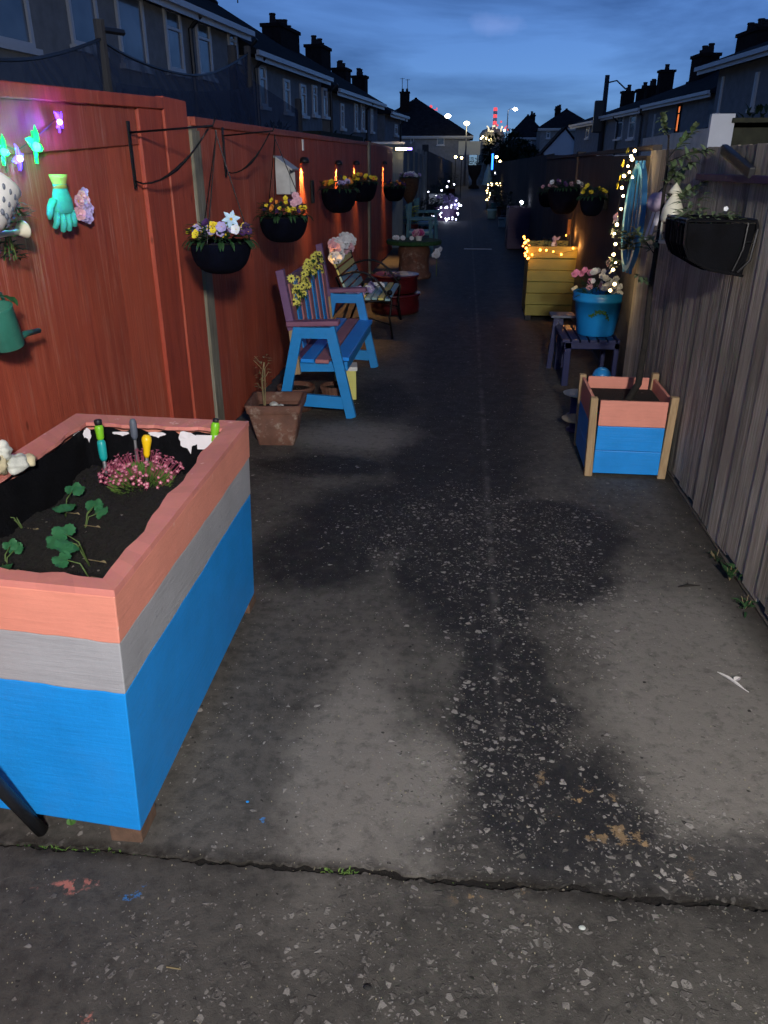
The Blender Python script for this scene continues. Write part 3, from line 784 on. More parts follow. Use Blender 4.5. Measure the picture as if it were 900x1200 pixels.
# grey wall end-on and posts past it
F = thing('garden_wall', 'pale grey boarded wall standing out past the red fence under the lit strip', 'wall')
mb = MB(); mb.span((-2.5, 17.4, 0), (-1.33, 17.5, 2.02)); mb.build('panel', 'far grey boards', F)
mb = MB(); mb.span((-2.5, 17.38, 2.02), (-1.30, 17.55, 2.06)); mb.build('coping', 'upvc white', F)
F = thing('fence', 'blue grey vertical board fence at the far left of the alley', 'fence')
fence_panel(17.5, 27.8, 1.95, 1.9, -1.34, 'far grey boards', F, w=.2)
for i in range(5):
    mb = MB(); mb.span((-1.36, 18.5+2*i, 0), (-1.28, 18.62+2*i, 2.15 if i == 1 else 2.02)); mb.build('post', 'far grey boards', F)
F = thing('fence', 'dark left fence near the far end of the alley', 'fence')
fence_panel(27.9, 95, 2.1, 1.9, -1.42, 'dark stained boards', F, w=.5)
mb = MB(); mb.span((-1.5, 27.75, 0), (-1.30, 27.95, 2.25)); mb.build('post', 'dark stained boards', F)

# =====================================================  RIGHT FENCE
RX = 1.215
F = thing('fence', 'weathered grey close board fence on the near right', 'fence')
fence_panel(.3, 5.75, 1.665, 1.695, RX, 'weathered grey boards', F, w=.125, z0=.03, side=-1, lap=.006, jit=.3, zj=.022)
mb = MB(); mb.span((RX-.045, 2.0, 1.535), (RX-.018, 4.45, 1.567)); mb.build('batten', 'purple paint', F, bevel=.004)
mb = MB(); mb.span((RX-.028, .3, .012), (RX-.0185, 5.7, .13)) if 0 else mb.span((RX-.012, .3, .0), (RX+.02, 5.7, .012)); mb.build('gravel_board', 'brown fence boards', F)
F = thing('fence', 'dark brown board fence beyond the grey one on the right', 'fence')
fence_panel(5.77, 13.3, 1.66, 1.76, RX+.03, 'brown fence boards', F, w=.15, side=-1)
mb = MB(); mb.span((RX+.0, 5.74, 0), (RX+.10, 5.80, 1.70)); mb.build('post', 'brown fence boards', F)
mb = MB(); mb.span((RX, 9.6, 0), (RX+.09, 9.7, 1.75)); mb.build('post', 'brown fence boards', F)
mb = MB(); mb.span((RX+.0, 5.77, 1.70), (RX+.06, 13.3, 1.73)); mb.rot = 0; mb.build('capping_rail', 'brown fence boards', F)
F = thing('fence', 'near black board fence on the far right of the alley', 'fence')
fence_panel(13.4, 40, 1.78, 1.75, RX+.12, 'dark stained boards', F, w=.3, side=-1)
F = thing('fence', 'dark fence closing the right side near the alley end', 'fence')
fence_panel(40.1, 110, 1.8, 1.8, RX+.75, 'dark stained boards', F, w=.5, side=-1)
mb = MB(); mb.beam((RX-.045, 3.60, 1.575), (RX-.04, 4.06, 1.672), .028, .045)
o = mb.build('timber_offcut', 'black plastic', bevel=.006); tag(o, 'short black timber block fixed aslant above the fence rail, by the hay rack', 'timber')
# weeds at the fence foot
def weed(x, y, h, n, label, mat='leaf dark', L=.05, W=.02, group=None, spread=.04):
    t = thing('weed', label, 'plant', (x, y, 0), 0, group); mb = MB()
    for _ in range(n):
        a = R.uniform(0, 6.28); hh = h*R.uniform(.3, 1); d = V((math.cos(a)*.6, math.sin(a)*.6, R.uniform(.1, .9)))
        mb.leaf((R.uniform(-1, 1)*spread*.6, R.uniform(-1, 1)*spread, hh*.5), d, (0, 0, 1), L*R.uniform(.6, 1.2), W, .4)
    mb.build('foliage', mat, t)
    mb = MB()
    for _ in range(4): mb.tube([(0, 0, 0), (R.uniform(-1, 1)*spread, R.uniform(-1, 1)*spread, h*.8)], .0015, 4)
    mb.build('stem', 'stem dry', t)
weed(1.175, 2.98, .10, 22, 'leafy weed with yellowing leaves growing at the foot of the grey fence', 'leaf dark', .042, .022)
weed(1.17, 3.16, .05, 14, 'small dark weed by the grey fence foot behind the yellowing one', 'leaf night', .03, .015)
weed(1.165, 2.75, .05, 20, 'low flat weed nearest the camera at the grey fence foot', 'leaf dark', .035, .012)
for k, (px, py, n, h) in enumerate(((85, 970, 14, .03), (50, 978, 20, .02), (130, 985, 26, .025), (165, 995, 14, .02), (395, 1022, 26, .028), (630, 1045, 16, .015), (555, 1040, 10, .012), (265, 1008, 12, .012))):
    p = gp(px, py); p.y = jy(p.x)
    o = MB()
    for _ in range(n*2):
        a = R.uniform(0, 6.28); o.leaf((R.uniform(-.05, .05), R.uniform(-.008, .008), -.012), (math.cos(a), math.sin(a), R.uniform(.3, 1.4)), (0, 0, 1), h*R.uniform(.35, .75), .004, .3, 2)
    o = o.build('moss_tuft', 'leaf green' if k % 2 else 'leaf saxifrage', loc=(p.x, p.y, 0))
    tag(o, ['tuft of green moss in the slab joint below the blue planter', 'low moss in the joint left of the pole end', 'bright moss tuft beside the brown brick foot', 'moss sprig right of the brick foot in the joint',
            'green moss clump in the joint at mid picture', 'ochre moss in the joint right of centre', 'tiny moss sprig in the joint near the picture centre', 'thin moss thread in the joint right of the planter corner'][k], 'moss', 'moss tufts in the slab joint')
p = gp(83, 968); mb = MB(); mb.leaf((0, 0, .004), (.3, .5, .8), (0, -1, .3), .028, .022, .2); mb.leaf((0, 0, .004), (-.3, .2, .8), (0, -1, .3), .02, .016, .2)
tag(mb.build('seedling', 'leaf green', loc=(p.x, p.y, 0)), 'dark green round-leaved seedling below the blue planter board', 'plant')
# feather, twigs
p = gp(860, 800); mb = MB(); mb.leaf((-.035, .045, .006), (.5, -.75, .02), (0, 0, 1), .10, .016, .02); mb.leaf((.0, -.0, .008), (.5, .35, .1), (0, 0, 1), .03, .022, .05)
mb.tube([(-.04, .05, .005), (.03, -.055, .005)], .0015, 5)
tag(mb.build('feather', 'feather', loc=p), 'white feather lying on the concrete by the right fence', 'feather')
p = gp(808, 688); mb = MB(); mb.tube([(-.05, -.01, .004), (-.01, 0, .008), (.045, .012, .004)], [.002, .006, .002], 6); mb.tube([(-.01, 0, .006), (.0, .03, .004)], .002, 5)
tag(mb.build('twig', 'bark', loc=p, smooth=True), 'dark crooked twig on the concrete near the grey fence', 'twig')
p = gp(203, 1135); mb = MB(); mb.tube([(-.015, 0, .003), (.018, -.002, .003)], .0015, 5)
tag(mb.build('twig', 'stem dry', loc=p), 'pale straw twig on the near slab', 'twig')
for k, (px, py, s_) in enumerate(((431, 1158, .008), (682, 1088, .007), (290, 940, .004), (755, 800, .005))):
    p = gp(px, py); mb = MB(); mb.sph((0, 0, s_*.4), s_, 6, (1.2, .9, .5))
    tag(mb.build('stone_chip', ['tar dark', 'saucer grey', 'blue paint', 'tar dark'][k], loc=p), ['black tar lump on the near slab', 'pale stone chip just in front of the joint', 'blue paint chip beside the planter', 'small black crumb on the pale concrete'][k], 'debris')
# stray grit
R2 = random.Random(5); mb = MB()
for _ in range(2600):
    x, y = R2.uniform(-1.1, 1.18), 0.7+R2.random()**1.6*6; s_ = R2.uniform(.0008, .0028)
    if -1.4 < x < -.75 and 1.3 < y < 2.7: continue
    mb.box((x, y, s_*.5), (s_*R2.uniform(.8, 1.6), s_, s_), (0, 0, R2.uniform(0, 3)))
tag(mb.build('grit', 'saucer tan'), 'fine pale grit scattered over the concrete lane', 'grit', kind='stuff')

# =====================================================  PAINTED BENCH
def painted_bench():
    B = thing('garden_bench', 'blue, pink and mauve painted wooden garden bench with arms, yellow flowers on its back', 'bench', (-.963, 5.85, 0)); B.scale = (.8, 1, 1)
    H = .74   # half length
    for s in (-1, 1):
        y = s*H; o = s*.0
        mb = MB(); mb.beam((.285, y, 0), (.115, y, .625), .045, .085, (1, 0, 0)); mb.build('leg', 'bench blue paint', B, bevel=.004)
        mb = MB(); mb.beam((-.33, y, 0), (-.145, y, .625), .045, .085, (1, 0, 0)); mb.build('leg', 'bench blue paint', B, bevel=.004)
        mb = MB(); mb.beam((-.13, y+s*.0, .585), (.115, y, .585), .044, .075, (0, 0, 1)); mb.build('arm_bracket', 'bench blue paint', B, bevel=.003)
        mb = MB(); mb.beam((-.245, y-s*.003, .125), (.22, y-s*.003, .105), .036, .085); mb.build('stretcher', 'bench blue paint', B, bevel=.003)
        mb = MB(); mb.beam((-.22, y-s*.035, .345), (.21, y-s*.035, .355), .035, .07); mb.build('seat_rail', 'bench blue paint', B, bevel=.003)
        mb = MB(); mb.beam((-.24, y+s*.01, .645), (.20, y+s*.01, .658), .095, .034); mb.build('armrest', 'mauve pink paint', B, bevel=.008)
        mb = MB(); mb.beam((-.205, y-s*.012, .60), (-.285, y-s*.012, 1.02 if s > 0 else .985), .060, .065, (1, 0, 0)); mb.build('back_post', 'mauve paint', B, bevel=.005)
        mb = MB(); mb.beam((-.175, y-s*.012, .30), (-.205, y-s*.012, .60), .05, .055, (1, 0, 0)); mb.build('back_post', 'raw pine', B, bevel=.003)
    # seat slats, front to back
    for k, (x, w, m) in enumerate(((.19, .145, 'bench skylit blue paint'), (.048, .115, 'bench pink paint'), (-.078, .115, 'bench skylit blue paint'))):
        mb = MB(); mb.box((x, -.0 if k else .03, .397+.002*k), (w, 2*H+(.07 if k else -.05), .026)); mb.build('seat_slat', m, B, bevel=.004)
    mb = MB(); mb.box((-.17, 0, .39), (.05, 2*H-.1, .024)); mb.build('seat_slat', 'mauve paint', B, bevel=.004)
    mb = MB(); mb.beam((.235, -H+.05, .35), (.235, H-.05, .35), .03, .06); mb.build('front_rail', 'bench blue paint', B, bevel=.003)
    mb = MB(); mb.beam((-.265, -H+.03, .90), (-.268, H-.03, .915), .03, .075, (1, 0, 0)) if 0 else mb.beam((-.262, -H+.03, .885), (-.262, H-.03, .90), .028, .085); mb.build('back_rail', 'mauve paint', B, bevel=.004)
    mb = MB(); mb.beam((-.195, -H+.03, .44), (-.195, H-.03, .44), .028, .06); mb.build('back_rail', 'mauve paint', B, bevel=.004)
    for i in range(9):
        y = -H+.13+i*(2*H-.26)/8
        mb = MB(); mb.beam((-.172, y, .43), (-.238, y, .89), .014, .075, (1, 0, 0)) if 0 else mb.beam((-.176, y, .43), (-.238, y, .89), .105, .014, (1, 0, 0))
        mb.build('back_slat', ['bench pink paint', 'bench blue paint'][i % 2], B, bevel=.002)
    return B
painted_bench()
def garland(label, pts, kinds, n, sc_, spread, leaf='leaf dark', drop=.0, group=None, off=(0, 0, 0)):
    pts = [V(p) for p in pts]; c = sum(pts, V())/len(pts)
    T = thing('flower_garland', label, 'flower garland', c, 0, group)
    mb = MB(); mb.tube([p-c for p in pts], .004, 5); mb.build('wire', 'stem green', T)
    mb = MB(); L = len(pts)-1
    for i in range(n):
        t = (i+R.random())/n*L; k = min(int(t), L-1); p = pts[k].lerp(pts[k+1], t-k)-c
        q = p+V((R.uniform(-1, 1)*spread[0], R.uniform(-1, 1)*spread[1], R.uniform(-1, 1)*spread[2]))+V(off)
        for _ in range(3): mb.leaf(q-V((0, 0, .01)), (R.uniform(-.4, 1), R.uniform(-1, 1), R.uniform(-.5, .6)), (0, 0, 1), .045*sc_, .018*sc_, .3)
        flower(T, R.choice(kinds), q, (.55+R.uniform(-.3, .3), -.75+R.uniform(-.3, .3), .35), sc_)
    mb.build('foliage', leaf, T); return T
garland('garland of yellow daisies along the back of the blue and pink bench', [(-1.15, 5.20, .80), (-1.13, 5.40, .78), (-1.14, 5.70, .87), (-1.15, 6.05, .93), (-1.155, 6.45, .90)], ['daisy'], 70, 1.0, (.03, .05, .075))
flower(thing('daisy_sprig', 'single yellow daisy fixed near the near post of the painted bench', 'flower', (-1.15, 5.16, .93)), 'daisy', (.03, -.03, 0), (.5, -.8, .3), 1.2)

# pots around the bench
def pot_square(name, label, loc, w, h, mat, rz=0):
    T = thing(name, label, 'plant pot', loc, rz); b = w*.32; t = w/2
    mb = MB()
    def ringh(z0, z1, o0, o1, i0, i1, n=6):
        def rr(r, z):
            out = []
            for cx, cy in ((1, 1), (-1, 1), (-1, -1), (1, -1)):
                a0 = math.atan2(cy, cx)-math.pi/4
                for j in range(n+1):
                    a = a0+math.pi/2*j/n; k = r*.16; out.append(V((cx*(r-k)+k*math.cos(a), cy*(r-k)+k*math.sin(a), z)))
            return out
        A, Bq, C, D = rr(o0, z0), rr(o1, z1), rr(i1, z1), rr(i0, z0); N = len(A)
        vs = A+Bq+C+D; fs = []
        for k in range(3):
            for j in range(N): fs.append((k*N+j, k*N+(j+1) % N, (k+1)*N+(j+1) % N, (k+1)*N+j))
        mb.add(vs, fs); return A, D
    ringh(0, h*.82, b, t*.9, b-.012, t*.9-.012); ringh(h*.80, h, t*.95, t, t*.80, t-.022)
    mb.box((0, 0, .012), (2*b*.96, 2*b*.96, .02)); mb.build('body', mat, T, smooth=True)
    mb = MB(); q = t*.78; mb.add([(-q, -q, h*.72), (q, -q, h*.72), (q, q, h*.72), (-q, q, h*.72)], [(0, 1, 2, 3)]); mb.build('soil', 'soil', T)
    return T
PT = pot_square('terracotta_pot', 'square terracotta pot with a wide rim, dry stem and pale stones, beside the painted bench', (-1.135, 4.60, 0), .35, .27, 'terracotta', rad(4))
for i, (x, y, r) in enumerate(((-.02, .03, .03), (.01, .0, .026), (.035, -.03, .022), (.06, -.06, .018), (-.03, .06, .028), (.02, .04, .02))):
    mb = MB(); mb.sph((0, 0, 0), r, 8, (1, .9, .7)); o = mb.build('pebble', 'stone white', PT, smooth=True, loc=(x, y, .20+r*.5))
mb = MB(); mb.box((-.04, -.10, .222), (.14, .016, .012), (0, 0, .1)); mb.build('plant_label', 'paper white', PT)
mb = MB(); mb.tube([(-.09, .06, .18), (-.10, .08, .36), (-.08, .09, .48)], .006, 6)
for s in range(7):
    z = .30+s*.028; a = R.uniform(0, 6); mb.tube([(-.095, .08, z), (-.095+.05*math.cos(a), .08+.05*math.sin(a), z+.06)], .002, 4)
mb.tube([(-.085, .06, .18), (-.075, .07, .44)], .004, 6); mb.build('dry_stem', 'stem dry', PT)
mb = MB(); foliage(mb, (-.09, .08, .32), .05, .05, .2, 34, .03, .014); mb.build('foliage', 'stem dry', PT)
def pot_round(name, label, loc, r, h, mat, ribs=0, soil_=True, rim=.02, group=None, taper=.72):
    T = thing(name, label, 'plant pot', loc, 0, group)
    mb = MB(); k = 48 if ribs else 28
    mb.lathe([(r*taper*.9, 0), (r*taper, .0), (r*.93, h*.82), (r, h*.83), (r*1.0, h), (r-.018, h), (r*.86, h*.78), (.001, h*.76)], k)
    if ribs:
        for i, q in enumerate(mb.v):
            if math.hypot(q.x, q.y) > r*.6 and i % 2: mb.v[i] = V((q.x*.96, q.y*.96, q.z))
    mb.build('body', mat, T, smooth=not ribs)
    if soil_:
        mb = MB(); mb.disc((0, 0, h*.82), (0, 0, 1), r*.87, 20, cup=0); mb.build('soil', 'soil', T)
    return T
pot_round('terracotta_pot', 'low ribbed terracotta pot under the painted bench seat, nearest the lane', (-.90, 5.42, 0), .105, .15, 'terracotta', ribs=1, taper=.85)
pot_round('terracotta_pot', 'round rust brown pot standing behind the square terracotta pot under the bench end', (-1.16, 5.30, 0), .135, .17, 'terracotta', taper=.85)
T = thing('painted_box', 'small cream and yellow painted box standing under the painted bench', 'box', (-.85, 5.62, 0), .15)
mb = MB(); mb.box((0, 0, .11), (.16, .14, .22)); mb.build('body', 'pale yellow paint', T, bevel=.004); mb = MB(); mb.box((0, 0, .235), (.18, .16, .03)); mb.build('lid', 'white plastic', T, bevel=.004)

# =====================================================  IRON BENCH
B = thing('iron_bench', 'iron armed bench with pale yellow and blue slats beyond the painted bench', 'bench', (-.98, 8.25, 0))
sl = [((.25, .405), 'pale blue paint'), ((.185, .412), 'pale yellow paint'), ((.12, .414), 'pale blue paint'), ((.055, .410), 'pale blue paint'), ((-.01, .405), 'pale yellow paint'), ((-.075, .40), 'pale yellow paint')]
H = .56
for (x, z), m in sl:
    mb = MB(); mb.box((x, 0, z), (.052, 2*H, .022)); mb.build('seat_slat', m, B, bevel=.003)
for i, m in enumerate(('pale blue paint', 'pale blue paint', 'pale blue paint', 'pale yellow paint', 'pale yellow paint', 'pale yellow paint')):
    z = .46+i*.066; x = -.15-.028*i
    mb = MB(); mb.box((x, 0, z), (.020, 2*H, .054), (0, -.38, 0)); mb.build('back_slat', m, B, bevel=.003)
for s in (-1, 1):
    y = s*(H-.03)
    mb = MB(); pts = [(-.17, y, .40)]
    for i in range(15):
        t = i/14; pts.append((-.26+.50*t+.04*math.sin(t*3.1), y, .56+.13*math.sin(math.pi*(.12+.75*t))-.16*t*t))
    pts += [(.29, y, .40), (.27, y, .22), (.30, y, .02)]
    mb.tube(pts, .011, 8); mb.build('arm', 'black iron', B, smooth=True)
    mb = MB(); mb.tube([(-.13, y, .40), (-.20, y, .2), (-.28, y, .01)], .012, 8); mb.build('leg', 'black iron', B, smooth=True)
    mb = MB(); mb.tube([(-.12, y, .38), (-.25, y, .70), (-.30, y, .84)], .012, 8); mb.build('back_post', 'black iron', B, smooth=True)
    mb = MB(); mb.tube([(-.14, y, .385), (.28, y, .385)], .010, 8); mb.tube([(-.2, y, .16), (0, y, .24), (.27, y, .16)], .008, 8); mb.build('stretcher', 'black iron', B, smooth=True)
    mb = MB(); mb.sph((.27, y, .47), .028, 8); mb.build('scroll', 'black iron', B, smooth=True)
garland('garland of white and pale pink roses over the back of the iron bench', [(-1.25, 7.72, .82), (-1.24, 8.0, .86), (-1.24, 8.4, .86), (-1.25, 8.75, .84)], ['rosewhite', 'palepink', 'rosewhite'], 34, 1.5, (.05, .04, .06))
garland('white artificial flowers lying on the seat of the iron bench', [(-1.05, 7.75, .44), (-.95, 8.05, .45), (-.88, 8.5, .44)], ['rosewhite', 'roselilac'], 12, 1.2, (.06, .04, .02))

# dark red stacked pots
for k, (z, r, h, lab) in enumerate(((0, .29, .235, 'wide dark red glazed planter at the bottom of the stacked pair'), (.235, .27, .21, 'dark red glazed planter stacked on top, open rim showing'))):
    T = thing('red_planter', lab, 'planter', (-.80, 9.38, z), 0, 'stacked dark red planters')
    mb = MB(); mb.lathe([(r*.82, 0), (r*.98, .02), (r*1.0, h*.4), (r*.97, h*.8), (r*1.02, h*.88), (r*1.03, h*.97), (r*.96, h), (r*.86, h*.95), (r*.82, h*.6), (.001, h*.55)], 36); mb.build('body', 'dark red glaze', T, smooth=True)
    mb = MB(); mb.disc((0, 0, h*.84), (0, 0, 1), r*.84, 24); mb.build('soil', 'soil', T)
    mb = MB(); mb.lathe([(r*1.02, h*.86), (r*1.06, h*.92), (r*1.04, h*1.0), (r*.97, h*.99)], 36); mb.build('rim', 'dark red glaze', T, smooth=True)
mb = MB(); foliage(mb, (-.1, 0, .12), .15, .15, .12, 60, .08, .02); o = mb.build('foliage', 'leaf night', None); o.parent = T

# green topped drum table
T = thing('drum_table', 'round table with green baize top on a terracotta coloured drum', 'table', (-.78, 12.6, 0))
mb = MB(); mb.lathe([(.001, .50), (.42, .50), (.43, .52), (.43, .545), (.42, .56), (.001, .562)], 36, wob=.01); mb.build('top', 'green baize', T, smooth=False)
mb = MB(); mb.lathe([(.27, 0), (.28, .05), (.24, .10), (.23, .30), (.25, .34), (.25, .40), (.22, .5)], 28); mb.build('drum', 'terracotta', T, smooth=True)
T = thing('flower_pot', 'small pot of magenta flowers on the green table', 'plant pot', (-.70, 12.45, .562))
mb = MB(); mb.lathe([(.04, 0), (.06, .07), (.05, .07), (.001, .06)], 14); mb.build('pot', 'white plastic', T)
for i in range(9): flower(T, R.choice(['magenta', 'palepink']), (R.uniform(-.08, .08), R.uniform(-.05, .05), .08+R.uniform(0, .04)), (R.uniform(-.4, .4), -.8, .5), 1.4)
T = thing('flower_pot', 'white cloth and pale blossom lying on the green table', 'flowers', (-.95, 12.5, .562))
for i in range(6): flower(T, 'rosewhite', (R.uniform(-.16, .16), R.uniform(-.05, .05), .03), (R.uniform(-.4, .4), -.8, .5), 1.1)
p = ay(512, 293, 12.2); T = thing('white_flower_ball', 'small white flower cluster at the lane side of the green table', 'flowers', (p.x, p.y, p.z-.05))
mb = MB(); mb.tube([(0, 0, 0), (0, 0, -.33)], .006, 6); mb.build('stem', 'stem green', T)
for i in range(7): flower(T, 'rosewhite', (R.uniform(-.05, .05), R.uniform(-.05, .05), R.uniform(-.03, .06)), (R.uniform(-.6, .6), -.8, .5), 1.3)
# teal chair with pale cushions
for k, (y, lab) in enumerate(((16.0, 'teal painted garden armchair with pale blue seat past the green table'), (18.6, 'second teal armchair further on, half hidden behind the first'))):
    T = thing('garden_chair', lab, 'chair', (-.88, y, 0), 0, 'teal garden chairs')
    for s in (-1, 1):
        for x in (.24, -.24):
            mb = MB(); mb.beam((x, s*.27, 0), (x*.85, s*.27, .66 if x > 0 else .95), .05, .05, (1, 0, 0)); mb.build('leg', 'teal paint', T)
        mb = MB(); mb.beam((-.24, s*.27, .67), (.30, s*.27, .68), .09, .03); mb.build('armrest', 'teal paint', T)
    mb = MB(); mb.box((.02, 0, .40), (.5, .5, .03)); mb.build('seat', 'teal paint', T)
    mb = MB(); mb.box((.03, 0, .44), (.46, .46, .05)); mb.build('cushion', 'pale blue paint', T, bevel=.015)
    for i in range(4):
        mb = MB(); mb.box((-.24, -.18+.12*i, .68), (.02, .08, .5), (0, -.12, 0)); mb.build('back_slat', 'teal paint', T)

# =====================================================  HANGING BASKETS
def bracket(x, y, z, reach, label, h=.27, dirn=1, group='scroll brackets on the fences'):
    T = thing('basket_bracket', label, 'bracket', (x, y, z), 0, group)
    mb = MB(); mb.box((dirn*.004, 0, -h/2), (.008, .022, h)); mb.build('wall_plate', 'black iron', T)
    mb = MB(); mb.tube([(dirn*.008, 0, -.045), (dirn*reach, 0, -.02), (dirn*(reach+.015), 0, .012)], .0045, 6)
    pts = [(dirn*.008, 0, -h+.03)]
    for i in range(9):
        t = i/8; pts.append((dirn*(.04+(reach-.06)*t), 0, -h+.02+(h-.05)*t**1.9))
    mb.tube(pts, [.004]*4+[.006, .008, .006]+[.004]*3, 6); mb.build('arm', 'black iron', T, smooth=True)
    return T
def basket(x, y, z, r, label, flow, hang=None, n=26, liner='liner', depth=.62, group='hanging flower baskets', wall=0, cone=0, fs=.62):
    T = thing('hanging_basket', label, 'hanging basket', (x, y, z), 0, group)
    d = r*2*depth*.5*2
    prof = [(.001, -d)] + [(r*math.sin(math.pi/2*(i/8))**(.6 if not cone else 1.4), -d*math.cos(math.pi/2*i/8)) for i in range(1, 9)]
    prof += [(r*.94, .004), (r*.8, -.03), (.001, -.03)]
    mb = MB(); mb.lathe(prof, 28, wob=.02); mb.build('liner', liner, T, smooth=True)
    mb = MB(); mb.tube([(r*1.01*math.cos(2*math.pi*i/24), r*1.01*math.sin(2*math.pi*i/24), 0) for i in range(25)], .004, 5)
    mb.build('wire_frame', 'black iron', T)
    if hang:
        h = V(hang)-V((x, y, z)); mb = MB()
        for k in range(3):
            a = k*2.094+.4; q = V((r*math.cos(a), r*math.sin(a), 0)); mb.tube([q, q.lerp(h, .5), h], .0028, 5)
        mb.tube([h, h+V((0, 0, .02))], .004, 5); mb.build('chain', 'black iron', T)
    mb = MB(); foliage(mb, (0, 0, .0), r*.95, r*.95, .075, int(420*r/.16), .035, .014)
    for _ in range(26):
        a = R.uniform(0, 6.28); q = V((r*math.cos(a), r*math.sin(a), .01)); mb.leaf(q, (math.cos(a), math.sin(a), -.3), (0, 0, 1), .05, .018, .5)
    mb.build('foliage', 'leaf dark', T)
    for i in range(n):
        a = R.uniform(-2.9, .5) if i % 4 else R.uniform(0, 6.28); k = R.uniform(.35, 1.02); q = V((r*k*math.cos(a), r*k*math.sin(a), .035+R.uniform(0, .075)*(1.3-k)))
        flower(T, flow[i % len(flow)], q, (math.cos(a)*.5, -.75, .5), fs)
    return T
y1 = 3.6; t1 = ay(253, 155, y1); b1 = ay(258, 286, y1)
bracket(FX+.023, y1, t1.z+.045, t1.x-FX-.035, 'black scroll bracket fixed to the near red gate above the first hanging basket')
T = basket(b1.x, y1, b1.z+.010, .138, 'hanging basket of yellow pansies with a pale blue star lily, nearest the camera', ['yellow', 'yellow', 'yellow', 'lilac', 'lilac', 'purple'], hang=t1-V((0, 0, .01)), n=46, depth=.5)
flower(T, 'star', (.085, -.09, .10), (.35, -.9, .45), .62); flower(T, 'star', (.07, -.06, .085), (-.3, -.8, .6), .5); flower(T, 'lilac', (.05, -.12, .07), (0, -.9, .3), .9); flower(T, 'white', (.11, -.11, .06), (0, -.9, .3), .8)
y2 = 5.0; t2 = ay(322, 160, y2); b2 = ay(332, 258, y2)
bracket(FX+.03, y2, t2.z+.05, t2.x-FX-.04, 'black scroll bracket on the long red fence holding the second basket')
T = basket(b2.x, y2, b2.z+.02, .150, 'second hanging basket on the left, small yellow pansies with one pink bloom', ['yellow', 'yellow', 'purple', 'orange', 'purple'], hang=t2-V((0, 0, .01)), n=40, depth=.5, fs=.5)
for q in ((.095, -.06, .12), (.115, -.08, .095), (.09, -.10, .08)): flower(T, 'palepink', q, (.2, -.9, .3), .6)
# wall baskets further on
for k, (yy, px, py, lab, fl_) in enumerate(((7.9, 397, 222, 'dark wall basket under the second and third orange wall lights with dull yellow flowers', ['yellow', 'orange', 'lilac']),
                                            (9.7, 425, 214, 'wall basket with bright yellow flowers next to the pale post', ['yellow', 'yellow', 'orange']),
                                            (12.9, 462, 219, 'wall basket with brown dried planting under the last orange light', ['orange', 'purple']))):
    b = ay(px, py, yy); T = basket(max(b.x, FX+.19), yy, b.z, .17, lab, fl_, n=20, group='wall baskets on the left fence', fs=.85)
    mb = MB(); mb.box((-(max(b.x, FX+.19)-FX)+.025, 0, -.02), (.02, .1, .2)); mb.build('wall_hook', 'black iron', T)
b = ay(485, 207, 16.9); T = basket(-1.16, 16.9, b.z-.02, .20, 'cone shaped brown basket of lilac flowers hanging by the pale boarded wall', ['roselilac', 'rosewhite'], n=18, liner='brown coir', depth=1.25, cone=1, fs=1.)
mb = MB(); mb.box((-.17, .30, 0), (.03, .45, .03)); mb.build('wall_hook', 'black iron', T)
T = thing('potted_plant', 'yellow green leafy plant below the cone basket by the teal chair', 'plant', (-1.12, 17.1, 0))
mb = MB(); mb.lathe([(.1, 0), (.15, .5), (.13, .5), (.001, .47)], 16); mb.build('pot', 'dark red glaze', T)
leafmat('leaf lime', (.30, .42, .04), (.45, .5, .06)); mb = MB(); foliage(mb, (0, 0, .5), .12, .12, .35, 130, .10, .035); mb.build('foliage', 'leaf lime', T)
p = ay(452, 214, 14.9)

# white bird box wedge on the fence
w = ax(340, 206, FX+.08); T = thing('bird_box', 'small open fronted grey white bird box fixed to the red fence behind the second basket', 'bird box', (w.x, 6.5, w.z-.13))
mb = MB(); mb.hexa([(-.06, -.11, 0), (.05, -.11, 0), (.05, -.095, 0), (-.06, -.095, 0)], [(-.06, -.11, .26), (.05, -.11, .18), (.05, -.095, .18), (-.06, -.095, .26)]); mb.build('side_panel', 'weathered white paint', T, bevel=.002)
mb = MB(); mb.hexa([(-.06, .095, 0), (.05, .095, 0), (.05, .11, 0), (-.06, .11, 0)], [(-.06, .095, .26), (.05, .095, .18), (.05, .11, .18), (-.06, .11, .26)]); mb.build('side_panel', 'weathered white paint', T, bevel=.002)
mb = MB(); mb.beam((-.065, 0, .27), (.075, 0, .175), .26, .014); mb.build('roof', 'weathered white paint', T, bevel=.002)
mb = MB(); mb.span((-.06, -.094, 0), (.05, .094, .012)); mb.build('floor_board', 'weathered white paint', T)
mb = MB(); mb.span((-.062, -.094, .013), (-.05, .094, .24)); mb.build('back_board', 'lilac felt', T)

# solar wall lights
def wall_light(y, z, lab, e):
    T = thing('wall_light', lab, 'wall light', (FX+.035, y, z), 0, 'orange solar lights on the red fence')
    mb = MB(); mb.lathe([(.001, .03), (.03, .025), (.045, 0), (.045, -.022), (.038, -.022), (.03, -.006), (.001, -.004)], 18, (.012, 0, 0)); mb.build('housing', 'black plastic', T, smooth=True)
    mb = MB(); mb.lathe([(.001, -.012), (.012, -.010), (.012, -.006), (.001, -.005)], 12, (.004, 0, -.006), None); mb.build('lens', 'amber lamp', T, smooth=True)
    light('lamp_glow', 'SPOT', (.008, 0, -.03), (1, .50, .14), e*17, .006, T, rot=(0, rad(3), 0), spot_size=rad(78), spot_blend=1.0)
for (px, py), lab, e in (((357, 188), 'orange wall light nearest the camera, beside the pale bird box', 4.5), ((397, 191), 'second orange wall light from the camera, over the dark wall basket', 5.), ((418, 191), 'third orange wall light, over the yellow flowered wall basket', 5.5), ((451, 191), 'furthest orange wall light, past the pale post', 8.)):
    p = ax(px, py, FX+.05); wall_light(p.y, p.z, lab, e)
